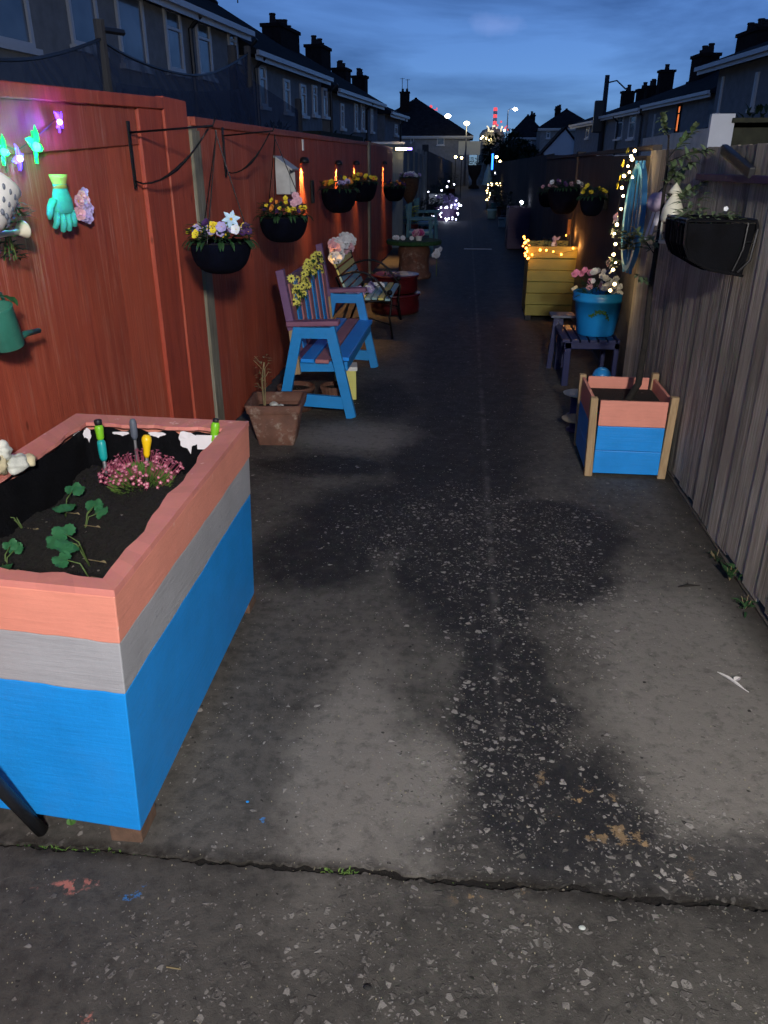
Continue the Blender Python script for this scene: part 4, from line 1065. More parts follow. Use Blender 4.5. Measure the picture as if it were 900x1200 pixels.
p = ax(355, 170, FX+.03); mb = MB(); mb.box((0, 0, 0), (.012, .04, .09)); tag(mb.build('white_clip', 'white plastic', loc=p), 'small white plastic clip on the red fence above the nearest wall light', 'clip')

# =====================================================  NEAR LEFT ORNAMENTS
gl = ax(75, 250, FX+.075)
T = thing('gardening_glove', 'green gardening glove with a yellow cuff hung on the near red fence, fingers down', 'glove', gl+V((0, 0, .045)), rad(70)); T.scale = (1.1, 1, .82)
def limb(mb, pts, rs, flat=.6):
    n0 = len(mb.v); mb.tube(pts, rs, 12)
    for i in range(n0, len(mb.v)): mb.v[i].y *= flat
# palm
mb = MB(); prof = [(-.028, .038, .012), (-.034, .01, .018), (-.040, -.03, .02), (-.042, -.055, .018)]
n = 20; vs = []; rows = [(.062, .026, .017), (.05, .025, .016), (.03, .031, .018), (.0, .039, .020), (-.03, .042, .020), (-.05, .041, .017), (-.058, .034, .012)]
for z, rx, ry in rows:
    for j in range(n):
        a = 2*math.pi*j/n; vs.append((rx*math.cos(a), ry*math.sin(a), z))
mb.add(vs, [(r*n+(j+1) % n, r*n+j, (r+1)*n+j, (r+1)*n+(j+1) % n) for r in range(len(rows)-1) for j in range(n)]+[tuple(range(n)), tuple(range(len(vs)-n, len(vs)))[::-1]])
for k, (x, L, lean) in enumerate(((-.031, .055, -.25), (-.010, .072, -.02), (.011, .070, .08), (.030, .052, .22))):
    mb.tube([(x, 0, -.045), (x+lean*.02, -.004, -.06-L*.5), (x+lean*.045, .004, -.06-L*.93), (x+lean*.05, .006, -.06-L)], [.0125, .0115, .0095, .004], 10)
mb.tube([(-.034, 0, .0), (-.056, -.008, -.025), (-.068, -.012, -.055), (-.070, -.010, -.075)], [.014, .0125, .011, .005], 10)
mb.build('glove_body', 'glove teal', T, smooth=True)
mb = MB(); mb.lathe([(.027, .045), (.024, .062), (.031, .085), (.033, .10), (.028, .10), (.02, .06)], 20, sy=.7); mb.build('cuff', 'glove yellow', T, smooth=True)
T = thing('fabric_flower', 'frilly lilac and pink fabric flower pinned on the red fence behind the green glove', 'ornament', ax(93, 241, FX+.03), 0)
for k in range(14):
    a = k*2.4; r = .012*math.sqrt(k)*1.0
    flower(T, ['palepink', 'roselilac', 'lilac'][k % 3], (.012+.002*(k % 4), r*math.cos(a)*1.05, r*math.sin(a)*1.25), (.85, -.5, .1), .62, 'petals')

def fairy(px, py, lab, mat, lc, kind, e, s=1.):
    p = ax(px, py, FX+.055); T = thing('fairy_light', lab, 'fairy light', p, rad(0), 'butterfly fairy lights on the near red fence')
    mb = MB()
    for a, L, W in ((.9, .040, .022), (2.3, .040, .022), (-.6, .030, .016), (-2.5, .030, .016)):
        a += kind*.5; mb.leaf((0, 0, 0), (.15, math.cos(a), math.sin(a)), (1, 0, 0), L*s, W*s, .05)
    mb.tube([(0, -.0, -.03*s), (.004, 0, .028*s)], .0035*s, 6)
    mb.build('wings', mat, T)
    mb = MB(); mb.sph((.006, 0, 0), .009*s, 8); mb.build('bulb', {'blue fairy': 'violet lamp'}.get(mat, 'green lamp'), T, smooth=True)
    light('lamp_glow', 'POINT', (.045, 0, 0), lc, e*3.2, .015, T)
fairy(68, 143, 'blue violet butterfly light, highest on the near red fence', 'blue fairy', (.22, .08, 1), 0, .6, 1.1)
fairy(40, 172, 'bright green butterfly light left of the glove, larger than the others', 'green fairy', (.02, 1, .2), 1, .5, 1.7)
fairy(21, 186, 'slim blue white light hanging just left of the green butterfly light', 'blue fairy', (.12, .12, 1), 2, .7, 1.15)
fairy(2, 178, 'green light cut by the left edge of the photo', 'green fairy', (.02, 1, .2), 1, .3, 1.3)
mb = MB(); pts = [ax(a, b, FX+.035) for a, b in ((-20, 168), (2, 170), (21, 176), (40, 162), (55, 150), (68, 136))]; mb.tube(pts, .0016, 5)
tag(mb.build('light_cable', 'black plastic'), 'thin cable linking the butterfly lights on the near red fence', 'cable')
# white woven basket, cream watering can, trailing plant, green watering can
T = thing('wicker_basket', 'white openwork basket cut by the left edge, hung on the near red fence', 'basket', (-1.34, 2.145, 1.52))
TM = Euler((rad(-32), rad(8), 0)).to_matrix()
mb = MB(); mb.lathe([(.001, -.078), (.06, -.074), (.085, -.055), (.100, .0), (.105, .05), (.108, .058), (.100, .058), (.09, .0), (.06, -.06)], 40, (0, 0, 0), TM)
mb.build('body', 'white plastic', T, smooth=True)
mb = MB()
for k in range(26):
    for z in (-.03, 0, .03):
        a = 2*math.pi*(k+.5*(z != 0))/26; r = .0955+(z+.03)*.12; mb.sph(TM @ V(((r-.0015)*math.cos(a), (r-.0015)*math.sin(a), z)), .0055, 6, (1, 1, 1.6))
mb.build('openings', 'grey plastic', T)
def leafy(name, label, loc, n, rx, rz, L, W, mat, cat='plant'):
    T = thing(name, label, cat, loc); mb = MB(); foliage(mb, (0, 0, -rz/2), rx, rx, rz, n, L, W, .3); mb.build('foliage', mat, T)
    mb = MB()
    for _ in range(5): mb.tube([(0, 0, rz/2), (R.uniform(-rx, rx), R.uniform(-rx, rx), -rz/2)], .0018, 5)
    mb.build('stem', 'stem green', T); return T
leafy('trailing_plant', 'small dark green trailing plant below the white basket on the near red fence', ax(12, 283, FX+.09), 60, .032, .11, .030, .014, 'leaf night')
leafy('trailing_plant', 'tuft of green leaves between the white basket and the cream spout', ax(17, 246, FX+.09), 44, .03, .04, .034, .010, 'leaf strawberry')
T = thing('watering_can', 'cream watering can hung on the red fence, only its spout and round rose in view', 'watering can', (-1.36, 2.06, 1.44))
s = ax(24, 270, -1.37)-V((-1.36, 2.06, 1.44)); M = aim((.25, .92, .12)).to_matrix()
mb = MB(); mb.tube([(0, -.02, -.02), s-V((0, .03, .003)), s], [.014, .008, .008], 12); mb.build('spout', 'cream plastic', T, smooth=True)
mb = MB(); mb.lathe([(.008, -.02), (.014, -.008), (.026, .012), (.027, .016), (.001, .020)], 20, s, M); mb.build('rose', 'cream plastic', T, smooth=True)
mb = MB(); mb.lathe([(.055, -.08), (.06, -.075), (.055, .05), (.045, .055), (.04, .03)], 24, (0, -.06, 0)); mb.build('body', 'cream plastic', T, smooth=True)
wc = ax(1, 380, -1.36)
T = thing('watering_can', 'small green metal watering can hung on the near red fence, spout pointing right', 'watering can', wc, rad(10))
Mx = Euler((rad(14), 0, 0)).to_matrix()
mb = MB(); mb.lathe([(.048, -.07), (.05, -.066), (.046, .05), (.048, .055), (.044, .055), (.043, -.055), (.001, -.06)], 28, (0, -.0, 0), Mx); mb.build('body', 'green metal', T, smooth=True)
mb = MB(); mb.tube([(.01, .035, -.060), (.02, .12, -.052), (.03, .215, -.060)], [.013, .010, .008], 12); mb.build('spout', 'green metal', T, smooth=True)
mb = MB(); mb.tube([(0, -.02, .05), (0, .0, .085), (0, .04, .083), (0, .058, .055), (0, .045, .03)], .0055, 8); mb.build('handle', 'green metal', T, smooth=True)
mb = MB(); mb.tube([(0, .045, .02), (.01, .10, -.045)], .003, 6); mb.build('brace', 'green metal', T)
mb = MB(); mb.leaf((.02, .03, .075), (.3, .9, -.3), (0, 0, 1), .05, .028, .4); mb.leaf((.02, -.02, .085), (.3, .8, -.1), (0, 0, 1), .05, .025, .4); mb.build('leaf_trim', 'leaf strawberry', T)

# netting behind the fence
N_ = [ax(-160, 40, -2.3), ax(118, 45, -2.3), ax(290, 62, -2.3)]
T = thing('net_windbreak', 'dark blue garden netting stretched between posts behind the near red fence', 'netting', (-2.3, 5, 0))
for p, h in ((N_[0], .05), (N_[1], .10), (N_[2], .06)):
    mb = MB(); mb.tube([(0, p.y-5, 0), (0, p.y-5, p.z+h)], .035, 8); mb.build('post', 'dark stained boards', T)
mb = MB(); mb.tube([(0, N_[1].y-5, N_[1].z+.05), (.06, N_[1].y-4.78, N_[1].z+.06)], .02, 6); mb.build('strap', 'black plastic', T)
def netspan(a, b, sag, z0, band, nm='net'):
    mb = MB(); n = 24; vs = []
    for i in range(n+1):
        t = i/n; y = a.y+(b.y-a.y)*t-5; z = a.z+(b.z-a.z)*t-sag*4*t*(1-t)
        for k in range(5): vs.append((.02*math.sin(t*9+k), y, z0+(z-z0)*k/4))
    mb.add(vs, [(i*5+k, (i+1)*5+k, (i+1)*5+k+1, i*5+k+1) for i in range(n) for k in range(4)]); mb.build(nm, 'net mesh', T, smooth=True)
    mb = MB(); mb.tube([vs[i*5+4] for i in range(n+1)], .010, 5); mb.build('edge_rope', 'black plastic', T)
netspan(N_[0], N_[1], .10, 1.2, 0); netspan(N_[1], N_[2], .20, 1.2, 0)
def low(a, b, sag, z0):
    a = a-V((0, 0, .24)); b = b-V((0, 0, .30)); mb = MB(); n = 20; vs = []
    for i in range(n+1):
        t = i/n; y = a.y+(b.y-a.y)*t-5; z = a.z+(b.z-a.z)*t-sag*4*t*(1-t)
        for k in range(3): vs.append((.05+.01*math.sin(t*9+k), y, z0+(z-z0)*k/2))
    mb.add(vs, [(i*3+k, (i+1)*3+k, (i+1)*3+k+1, i*3+k+1) for i in range(n) for k in range(2)]); mb.build('net', 'net mesh', T, smooth=True)
low(N_[0], N_[1], .02, 1.2); low(N_[1], N_[2], .05, 1.2)
T = thing('netted_enclosure', 'dark netted garden frame behind the red fence beyond the first netting', 'netting', (-2.5, 10, 0))
for y in (-.9, 2.5):
    mb = MB(); mb.tube([(0, y, 0), (0, y, 2.75 if y < 0 else 2.5)], .05, 8); mb.build('post', 'dark stained boards', T)
mb = MB(); mb.add([(0, -.9, 1.2), (0, 2.5, 1.2), (0, 2.5, 2.35), (0, -.9, 2.55)], [(0, 1, 2, 3)]); mb.build('net', 'net mesh', T)

# =====================================================  RIGHT SIDE
# small coral and blue planter with sapling
T = thing('planter_box', 'small square planter with pine corner posts, coral top and blue boards, by the grey fence', 'planter', (.955, 4.42, 0), rad(-1))
w, d = .20, .26
for sx in (-1, 1):
    for sy in (-1, 1):
        mb = MB(); mb.hexa([(sx*(w)-.022+.0, sy*d-.022, 0), (sx*w+.022, sy*d-.022, 0), (sx*w+.022, sy*d+.022, 0), (sx*w-.022, sy*d+.022, 0)],
                           [(sx*(w+.012)-.020, sy*d-.02, .462+.008*sx), (sx*(w+.012)+.020, sy*d-.02, .462+.008*sx), (sx*(w+.012)+.020, sy*d+.02, .462+.008*sx), (sx*(w+.012)-.020, sy*d+.02, .462+.008*sx)])
        mb.build('corner_post', 'raw pine', T, bevel=.005)
for z0, z1, m in ((.02, .155, 'blue paint'), (.157, .295, 'blue paint'), (.297, .44, 'coral paint')):
    for sy in (-1, 1):
        mb = MB(); mb.span((-w+.022, sy*(d+.006)-.009, z0), (w-.020, sy*(d+.006)+.009, z1)); mb.build('board', m, T, bevel=.003)
    for sx in (-1, 1):
        mb = MB(); mb.span((sx*(w+.008)-.009, -d+.0215, z0), (sx*(w+.008)+.009, d-.0215, z1)); mb.build('board', m, T, bevel=.003)
mb = MB(); mb.add([(-w, -d, .37), (w, -d, .37), (w, d, .37), (-w, d, .37)], [(0, 1, 2, 3)]); mb.build('soil', 'soil', T)
# sapling
S = thing('sapling', 'thin sapling with sparse grey green leaves growing from the small coral and blue planter', 'tree', (.945, 4.42, .37))
P0 = V((.945, 4.42, .37))
path = [P0-V((0, 0, .06))]+[ay(x, y, yy) for x, y, yy in ((748, 450, 4.42), (756, 400, 4.42), (762, 340, 4.43), (768, 300, 4.45), (774, 262, 4.45), (778, 225, 4.42), (782, 190, 4.42), (784, 158, 4.42))]
mb = MB(); mb.tube([p-P0 for p in path], [.022, .020, .017, .015, .013, .011, .009, .006, .004], 8)
mb.build('trunk', 'bark', S, smooth=True)
LF = MB()
def twig(pa, pb, n, L=.05):
    a, b = V(pa)-P0, V(pb)-P0; mid = a.lerp(b, .5)+V((0, 0, .01))
    mb = MB(); mb.tube([a, mid, b], [.003, .0022, .001], 5); mb.build('branch', 'bark', S)
    for i in range(n):
        q = a.lerp(b, .25+.75*(i+R.random()*.6)/n); dd = (b-a).normalized()+V((R.uniform(-1, 1), R.uniform(-1, 1), R.uniform(-.6, .8)))
        LF.leaf(q, dd, (0, 0, 1), L*R.uniform(.7, 1.25), L*.55, .3)
for a, b, n in (((784, 165), (776, 135), 12), ((783, 185), (815, 150), 12), ((780, 215), (812, 190), 14), ((780, 220), (790, 195), 12), ((776, 250), (812, 222), 14), ((776, 250), (800, 205), 12), ((774, 262), (828, 262), 12), ((782, 190), (830, 175), 12),
                ((772, 275), (845, 250), 14), ((768, 300), (745, 270), 8), ((768, 298), (764, 275), 8), ((762, 335), (745, 322), 5), ((776, 246), (836, 205), 12)):
    yb = 4.42+R.uniform(-.28, .10); twig(ay(a[0], a[1], 4.43), ay(b[0], b[1], yb), n*2, .046)
mb = LF; mb.build('foliage', 'leaf sapling', S)

# navy slatted stool with blue pot
T = thing('slatted_table', 'low navy slatted wooden table with splayed legs under the bright blue pot', 'table', (1.03, 6.42, 0))
for i in range(7):
    x = -.21+i*.07; mb = MB(); mb.box((x, 0, .36), (.056, .62, .022)); mb.build('slat', 'navy paint', T, bevel=.003)
for sy in (-1, 1):
    mb = MB(); mb.box((0, sy*.28, .322), (.44, .03, .05)); mb.build('rail', 'navy paint', T, bevel=.003)
    for sx in (-1, 1):
        mb = MB(); mb.beam((sx*.19, sy*.27, 0), (sx*.19, sy*.27, .345), .05, .05, (1, 0, 0)); mb.build('leg', 'navy paint', T, bevel=.003)
T = thing('folding_stand', 'dark splayed wooden stand beside the navy slatted table', 'stand', (.80, 6.72, 0))
mb = MB(); mb.beam((-.03, 0, 0), (0, 0, .44), .03, .04, (1, 0, 0)); mb.build('leg', 'navy paint', T); mb = MB(); mb.beam((.10, .05, 0), (.04, .05, .44), .03, .04, (1, 0, 0)); mb.build('leg', 'navy paint', T)
mb = MB(); mb.box((.05, .03, .45), (.2, .2, .02)); mb.build('top', 'grey plastic', T, bevel=.004)
bp = ay(705, 393, 6.30)
T = thing('blue_pot', 'bright blue ribbed flower pot with a painted green sprig standing on the navy slatted table', 'plant pot', (1.075, 6.36, .371))
r, h = .205, .335
mb = MB(); mb.lathe([(.001, 0), (r*.66, 0), (r*.70, .01), (r*.80, h*.42), (r*.815, h*.44), (r*.90, h*.78), (r*.98, h*.79), (r*.99, h*.86), (r*.965, h*.87), (r*1.0, h*.98), (r*1.0, h), (r*.93, h), (r*.88, h*.83), (.001, h*.82)], 40); mb.build('body', 'pot blue paint', T, smooth=True)
T['label'] = T['label']
mb = MB()
for i in range(46):
    t = i/45; a = -2.05+.85*t; z = h*(.42+.20*math.sin(math.pi*(t*.9+.08))+R.uniform(-.03, .03)); rr_ = r*(.70+.24*z/h)+.006
    q = V((rr_*math.cos(a), rr_*math.sin(a), z)); mb.leaf(q, (R.uniform(-1, 1), -.3, R.uniform(-1, 1)), (math.cos(a), math.sin(a), 0), .02, .012, .1, 2)
mb.build('green_sprig', 'leaf green', T)
mb = MB(); foliage(mb, (0, 0, h*.9), r*.8, r*.8, .12, 150, .09, .012, .9); mb.build('foliage', 'leaf dark', T)
for i in range(26):
    x = R.uniform(-.26, .14); k = 'pink' if x < -.10 else 'rosewhite'
    flower(T, k if R.random() > .15 else 'palepink', (x*.85, R.uniform(-.14, .05), h+.03+R.uniform(0, .14)*(1 if x < .05 else .5)), (-.2, -.85, .35), .62)
for i in range(34): flower(T, 'white', (R.uniform(.0, .15), R.uniform(-.15, -.02), h+R.uniform(.0, .07)), (.0, -.8, .5), .5)
mb = MB(); mb.sph((0, 0, 0), .065, 16); mb.build('gazing_ball', 'navy paint', T, smooth=True, loc=(.07, .06, h+.09))
mb = MB(); mb.tube([(-.24, -.16, h+.03), (-.20, -.14, h+.05)], .012, 8); mb.build('snail_ornament', 'stone cream', T, smooth=True)
# ball, saucers
b = ay(705, 441, 5.6); T = thing('blue_ball', 'bright blue ball standing on a short peg behind the small coral and blue planter', 'ball', (b.x, b.y, 0))
mb = MB(); mb.sph((0, 0, b.z), .067, 18); mb.build('ball', 'blue ball paint', T, smooth=True); mb = MB(); mb.lathe([(.06, 0), (.06, .01), (.012, .02), (.012, b.z-.05)], 12); mb.build('peg', 'navy paint', T)
def mushroom(px, py, Y, r, mat, lab, stem='navy paint'):
    p = ay(px, py, Y); T = thing('saucer_stand', lab, 'saucer', (p.x, p.y, 0), 0, 'saucer stands beside the small planter')
    mb = MB(); mb.lathe([(r*.5, p.z-.02), (r*.95, p.z-.004), (r, p.z+.004), (r*.96, p.z+.006), (.001, p.z)], 30); mb.build('saucer', mat, T, smooth=True)
    mb = MB(); mb.lathe([(.07, 0), (.07, .012), (.05, .02), (.05, max(.03, p.z-.02))], 18); mb.build('base', stem, T, smooth=True)
mushroom(678, 461, 5.3, .105, 'saucer grey', 'pale grey green saucer raised on a dark base left of the small planter')
mushroom(677, 491, 4.98, .105, 'saucer tan', 'tan brown saucer low on the concrete below the pale one')

# yellow green planter
T = thing('planter_box', 'tall yellow green boarded planter with orange fairy lights round its top', 'planter', (1.02, 9.38, 0), rad(-1))
hx, hy = .30, .36
for i in range(5):
    z0, z1 = .05+i*.125, .05+(i+1)*.125-.004
    for a, b, c, e in ((-hx-.003*(i % 2), -hy, hx, -hy+.02), (-hx, hy-.02, hx, hy)):
        mb = MB(); mb.span((a, b-.004*(i % 2), z0), (c, e, z1)); mb.build('board', 'yellow green paint', T, bevel=.004)
    for x0, x1 in ((-hx, -hx+.02), (hx-.02, hx)):
        mb = MB(); mb.span((x0, -hy+.021, z0), (x1, hy-.021, z1)); mb.build('board', 'yellow green paint', T, bevel=.004)
mb = MB(); q = .016
for a, b in (((-hx-q, -hy-q, .676), (hx+q, -hy+.02, .80)), ((-hx-q, hy-.02, .676), (hx+q, hy+q, .80)), ((-hx-q, -hy+.021, .676), (-hx+.02, hy-.021, .80)), ((hx-.02, -hy+.021, .676), (hx+q, hy-.021, .80))): mb.span(a, b)
mb.build('top_board', 'yellow green paint', T, bevel=.004)
mb = MB(); mb.add([(-hx, -hy, .72), (hx, -hy, .72), (hx, hy, .72), (-hx, hy, .72)], [(0, 1, 2, 3)]); mb.build('soil', 'soil', T)
mb = MB()
for sx in (-1, 1):
    for sy in (-1, 1): mb.box((sx*(hx-.04), sy*(hy-.04), .025), (.06, .06, .05))
mb.build('foot', 'dark stained boards', T)
def bulbs(name, label, pts, n, mat, r, wiremat='black plastic', jit=.02, group=None, lights=(), seed=1, lsize=.02):
    rr = random.Random(seed); pts = [V(p) for p in pts]; c = sum(pts, V())/len(pts)
    T = thing(name, label, 'string lights', c, 0, group)
    L = [0]
    for a, b in zip(pts, pts[1:]): L.append(L[-1]+(b-a).length)
    def at_(d):
        for i in range(len(L)-1):
            if d <= L[i+1]+1e-9: return pts[i].lerp(pts[i+1], (d-L[i])/max(1e-6, L[i+1]-L[i]))
        return pts[-1]
    wp = [at_(L[-1]*i/(3*n))-c+V((0, 0, -.01*math.sin(i*1.1))) for i in range(3*n+1)]
    mb = MB(); mb.tube(wp, .0018, 4); mb.build('wire', wiremat, T)
    mb = MB(); mb.sph((0, 0, 0), r, 7); o0 = mb.build('bulb', mat, T, smooth=True); me = o0.data; first = True
    for i in range(n):
        p = at_(L[-1]*(i+.5)/n)-c+V((rr.uniform(-jit, jit), rr.uniform(-jit, jit), rr.uniform(-jit, jit)))
        s_ = rr.uniform(.7, 1.15)
        if first: o0.location = p; o0.scale = (s_,)*3; first = False
        else: child_copy(me, 'bulb', T, p, (0, 0, 0), s_)
    for p, col, e in lights: light('lamp_glow', 'POINT', V(p)-c, col, e, lsize, T)
    return T
OR = (1, .42, .10)
x0, x1, yf, yb, zt_ = .70, 1.34, 8.985, 9.76, .79
bulbs('string_lights', 'orange fairy lights strung round the rim of the yellow green planter', [(x0+.02, yb, .83), (x0-.005, 9.2, .81), (x0-.01, yf-.01, .74), (x0+.03, yf-.02, .70), (.85, yf-.02, .77), (1.02, yf-.025, .725), (1.15, yf-.02, .745), (1.27, yf, .80), (1.33, 9.4, .86), (1.30, yb, .88), (1.15, yb, .86)],
      24, 'orange bulb', .0125, jit=.03, lights=[((.68, 8.92, .75), OR, .9), ((1.19, 8.86, .82), OR, 2.0), ((1.19, 9.3, .92), OR, 1.2), ((1.17, 9.85, .92), OR, .8)], seed=4)
bulbs('string_lights', 'short cluster of orange fairy lights bunched at the left corner of the yellow green planter', [(.68, 8.96, .82), (.66, 8.95, .76), (.69, 8.94, .70), (.73, 8.94, .66)], 7, 'orange bulb', .012, jit=.03, lights=[], seed=9)
T = thing('wooden_plaque', 'small plain wooden plaque on a stick at the back of the yellow green planter', 'plaque', (1.235, 9.62, .75))
mb = MB(); mb.box((0, 0, .21), (.115, .012, .16)); mb.build('board', 'card orange', T, bevel=.003); mb = MB(); mb.tube([(0, .008, 0), (0, .008, .2)], .006, 6); mb.build('stick', 'raw pine', T)
T = thing('plant_label', 'small white plant tag standing in the yellow green planter', 'plant label', (.98, 9.15, .72))
mb = MB(); mb.box((0, 0, .055), (.032, .004, .11), (.1, 0, .1)); mb.build('tag', 'paper white', T)
T = thing('ornament', 'small pale lilac ornament beside the wooden plaque in the yellow green planter', 'ornament', (1.04, 9.60, .72))
mb = MB(); mb.lathe([(.03, 0), (.035, .05), (.02, .09), (.028, .12), (.001, .15)], 14); mb.build('body', 'lilac felt', T, smooth=True); mb = MB(); mb.leaf((.02, 0, .10), (.8, 0, .6), (0, -1, 0), .06, .03); mb.build('wing', 'lilac felt', T)
T = thing('planter_foliage', 'dark leaves growing in the yellow green planter', 'plant', (1.0, 9.4, .72)); mb = MB(); foliage(mb, (0, 0, 0), .24, .28, .12, 160, .05, .02); mb.build('foliage', 'leaf night', T)

# blue hoop with lights and flowers on the brown fence
hc = V((1.15, 5.78, 1.275)); HR = rad(-80); T = thing('hoop_frame', 'tall oval bright blue frame with sticks, lit with warm bulbs, on the brown fence', 'frame', hc, HR)
mb = MB(); a_, b_ = .155, .345; pts = []
def ov(t, a=a_, b=b_): return V((a*math.cos(t), 0, b*math.sin(t)))
n = 48; vs = []
for i in range(n):
    t = 2*math.pi*i/n
    for (sa, yy) in ((1.0, -.018), (1.0, .018), (.84, .018), (.84, -.018)):
        q = ov(t, a_*sa if sa == 1 else a_-.035, b_*1 if sa == 1 else b_-.035); vs.append((q.x, yy, q.z))
mb.add(vs, [(4*i+k, 4*((i+1) % n)+k, 4*((i+1) % n)+(k+1) % 4, 4*i+(k+1) % 4) for i in range(n) for k in range(4)]); mb.build('rim', 'hoop blue paint', T, smooth=False)
mb = MB()
for x in (-.07, 0, .06): mb.tube([(x, 0, -.36), (x, 0, .36)], .010, 6)
mb.build('stick', 'hoop blue paint', T)
mb = MB(); foliage(mb, (-.12, -.05, -.12), .05, .04, .06, 30, .04, .02); foliage(mb, (-.14, -.05, .22), .03, .03, .06, 24, .04, .02); foliage(mb, (-.12, -.05, -.34), .05, .04, .06, 30, .04, .02); foliage(mb, (.12, -.05, -.2), .07, .04, .12, 60, .06, .03); mb.build('foliage', 'leaf dark', T)
for (x, z, k) in ((-.16, -.02, 'white'), (-.13, .0, 'palepink'), (-.18, -.10, 'white'), (-.14, -.12, 'white'), (-.10, -.02, 'white'), (-.13, -.33, 'white'), (-.17, -.31, 'palepink'), (-.10, -.36, 'white'), (-.15, .25, 'yellow'), (-.11, .34, 'yellow'), (-.06, .42, 'yellow'), (-.17, .20, 'yellow')):
    flower(T, k, (x, -.07, z), (-.3, -.9, .2), .9)
mt = Matrix.Rotation(HR, 3, 'Z')
lp = [hc+mt @ V(q) for q in ((-.10, -.06, -.52), (-.07, -.06, -.40), (-.15, -.06, -.26), (-.165, -.06, -.1), (-.155, -.06, .06), (-.13, -.06, .22), (-.08, -.06, .36), (0, -.06, .41), (.02, -.06, .30), (.09, -.06, .22))]
WM = (1, .72, .34)
bulbs('string_lights', 'warm white bulbs winding down the left side of the blue oval frame', lp, 19, 'warm bulb', .0105, jit=.02, lights=[(lp[2]+V((-.02, .05, 0)), WM, .5), (lp[4]+V((-.02, .05, 0)), WM, .5), (lp[6]+V((-.02, .04, 0)), WM, .5), (lp[8]+V((0, -.04, 0)), WM, .3), (lp[0]+V((.02, .0, 0)), WM, .8)], seed=3)
# lilac flower ornament and cream lantern, on hooks
p = ay(769, 237, 5.05); T = thing('hanging_ornament', 'lilac felt ball with long pale ribbons hanging on the fence beside the cream lantern', 'ornament', p)
mb = MB(); mb.sph((0, 0, 0), .052, 14, (1, .8, 1.05)); mb.build('ball', 'lilac felt', T, smooth=True)
mb = MB(); mb.sph((.025, -.01, .03), .03, 10); mb.build('ball', 'lilac felt', T, smooth=True)
for k, (x, L) in enumerate(((-.02, .18), (.012, .15), (.035, .10))):
    mb = MB(); mb.beam((x*.6+.01, 0, -.035), (x-.02, -.005, -L-.03), .014, .003, (0, 1, 0)); mb.build('ribbon', 'paper white', T)
mb = MB(); mb.tube([(0, 0, .05), (.05, 0, .10), (RX-p.x-.015, .0, .10)], .003, 5); mb.build('hook', 'black iron', T)
p = ay(786, 262, 4.32); T = thing('lantern', 'cream metal lantern with a pointed domed roof hanging on the grey fence behind the sapling', 'lantern', (p.x, p.y, p.z-.095), rad(20))
mb = MB(); mb.lathe([(.050, 0), (.050, .012), (.043, .014)], 8, (0, 0, 0)); mb.build('base', 'cream plastic', T)
for k in range(4):
    a = math.pi/4+k*math.pi/2; mb = MB(); mb.beam((.042*math.cos(a), .042*math.sin(a), .01), (.042*math.cos(a), .042*math.sin(a), .125), .016, .008, (math.cos(a), math.sin(a), 0)); mb.build('post', 'cream plastic', T)
mb = MB(); mb.lathe([(.045, .105), (.052, .11), (.055, .125), (.050, .165), (.036, .20), (.016, .228), (.013, .235), (.034, .242), (.022, .262), (.004, .285), (.001, .29)], 20); mb.build('roof', 'cream plastic', T, smooth=True)
mb = MB(); mb.lathe([(.018, .014), (.018, .05), (.001, .052)], 12); mb.build('candle', 'stone cream', T)
mb = MB(); mb.tube([(0, 0, .285), (.0, 0, .31), (.04, .02, .32)], .0025, 5); mb.build('hook', 'black iron', T)

# black hay rack
T = thing('hay_rack_planter', 'black wire hay rack planter with dark liner and sparse trailing plants on the grey fence', 'planter', (RX-.022, 3.66, 1.385), 0)
ln = .17
prof = [(-.0, 0.0), (-.275, .0), (-.272, -.08), (-.245, -.135), (-.16, -.178), (-.02, -.200)]
def rackpt(i, y, k=1., dz=0): x, z = prof[i]; return V((x*k, y, z*k+dz))
mb = MB(); m = 30; vs = []
for j in range(m+1):
    y = -ln+2*ln*j/m; e = 1-.06*abs(y/ln)**4
    for i in range(0, 6): x, z = prof[i]; vs.append((x*1.04*(.6+.4*e)+.006*math.sin(j*1.9+i), y, z*1.08*e+.012*(i == 1)*math.sin(j*.9)))
mb.add(vs, [(j*6+i, j*6+i+1, (j+1)*6+i+1, (j+1)*6+i) for j in range(m) for i in range(1, 5)]+[tuple(range(6)), tuple(range(m*6, m*6+6))[::-1]])
mb.build('liner', 'black membrane', T, smooth=False)
mb = MB()
for y in (-ln, -.06, .06, ln): mb.tube([(-.005, y, .01), (-.278, y, .01)]+[rackpt(i, y, 1.03) for i in range(1, 6)], .006, 6)
for i in (1, 3): mb.tube([rackpt(i, -ln, 1.03), rackpt(i, ln, 1.03)], .005, 6)
mb.tube([(-.280, -ln, .012), (-.283, 0, .012), (-.280, ln, .012)], .007, 6); mb.tube([(-.005, -ln, .012), (-.005, ln, .012)], .006, 6)
mb.tube([(-.005, -ln, .01), (-.003, -ln-.02, -.02), (-.012, -ln-.02, -.14), (-.05, -ln-.01, -.19)], .006, 6); mb.tube([(-.04, -ln-.01, .005), (-.045, -ln-.015, -.1), (-.07, -ln-.01, -.185)], .004, 6); mb.tube([(-.04, -ln-.012, -.07), (-.005, -ln-.02, -.07)], .003, 5)
mb.build('wire_frame', 'black iron', T)
mb = MB(); mb.add([(-.26, -ln+.02, -.02), (-.01, -ln+.02, -.02), (-.01, ln-.02, -.02), (-.26, ln-.02, -.02)], [(0, 1, 2, 3)]); mb.build('soil', 'soil', T)
mb = MB(); foliage(mb, (-.15, .0, -.02), .12, .14, .05, 60, .045, .016)
mb2 = mb; foliage(mb2, (-.21, .05, .02), .05, .06, .10, 40, .05, .02); foliage(mb2, (-.06, -.05, .0), .04, .05, .04, 16, .035, .012); mb.build('foliage', 'leaf sapling', T)
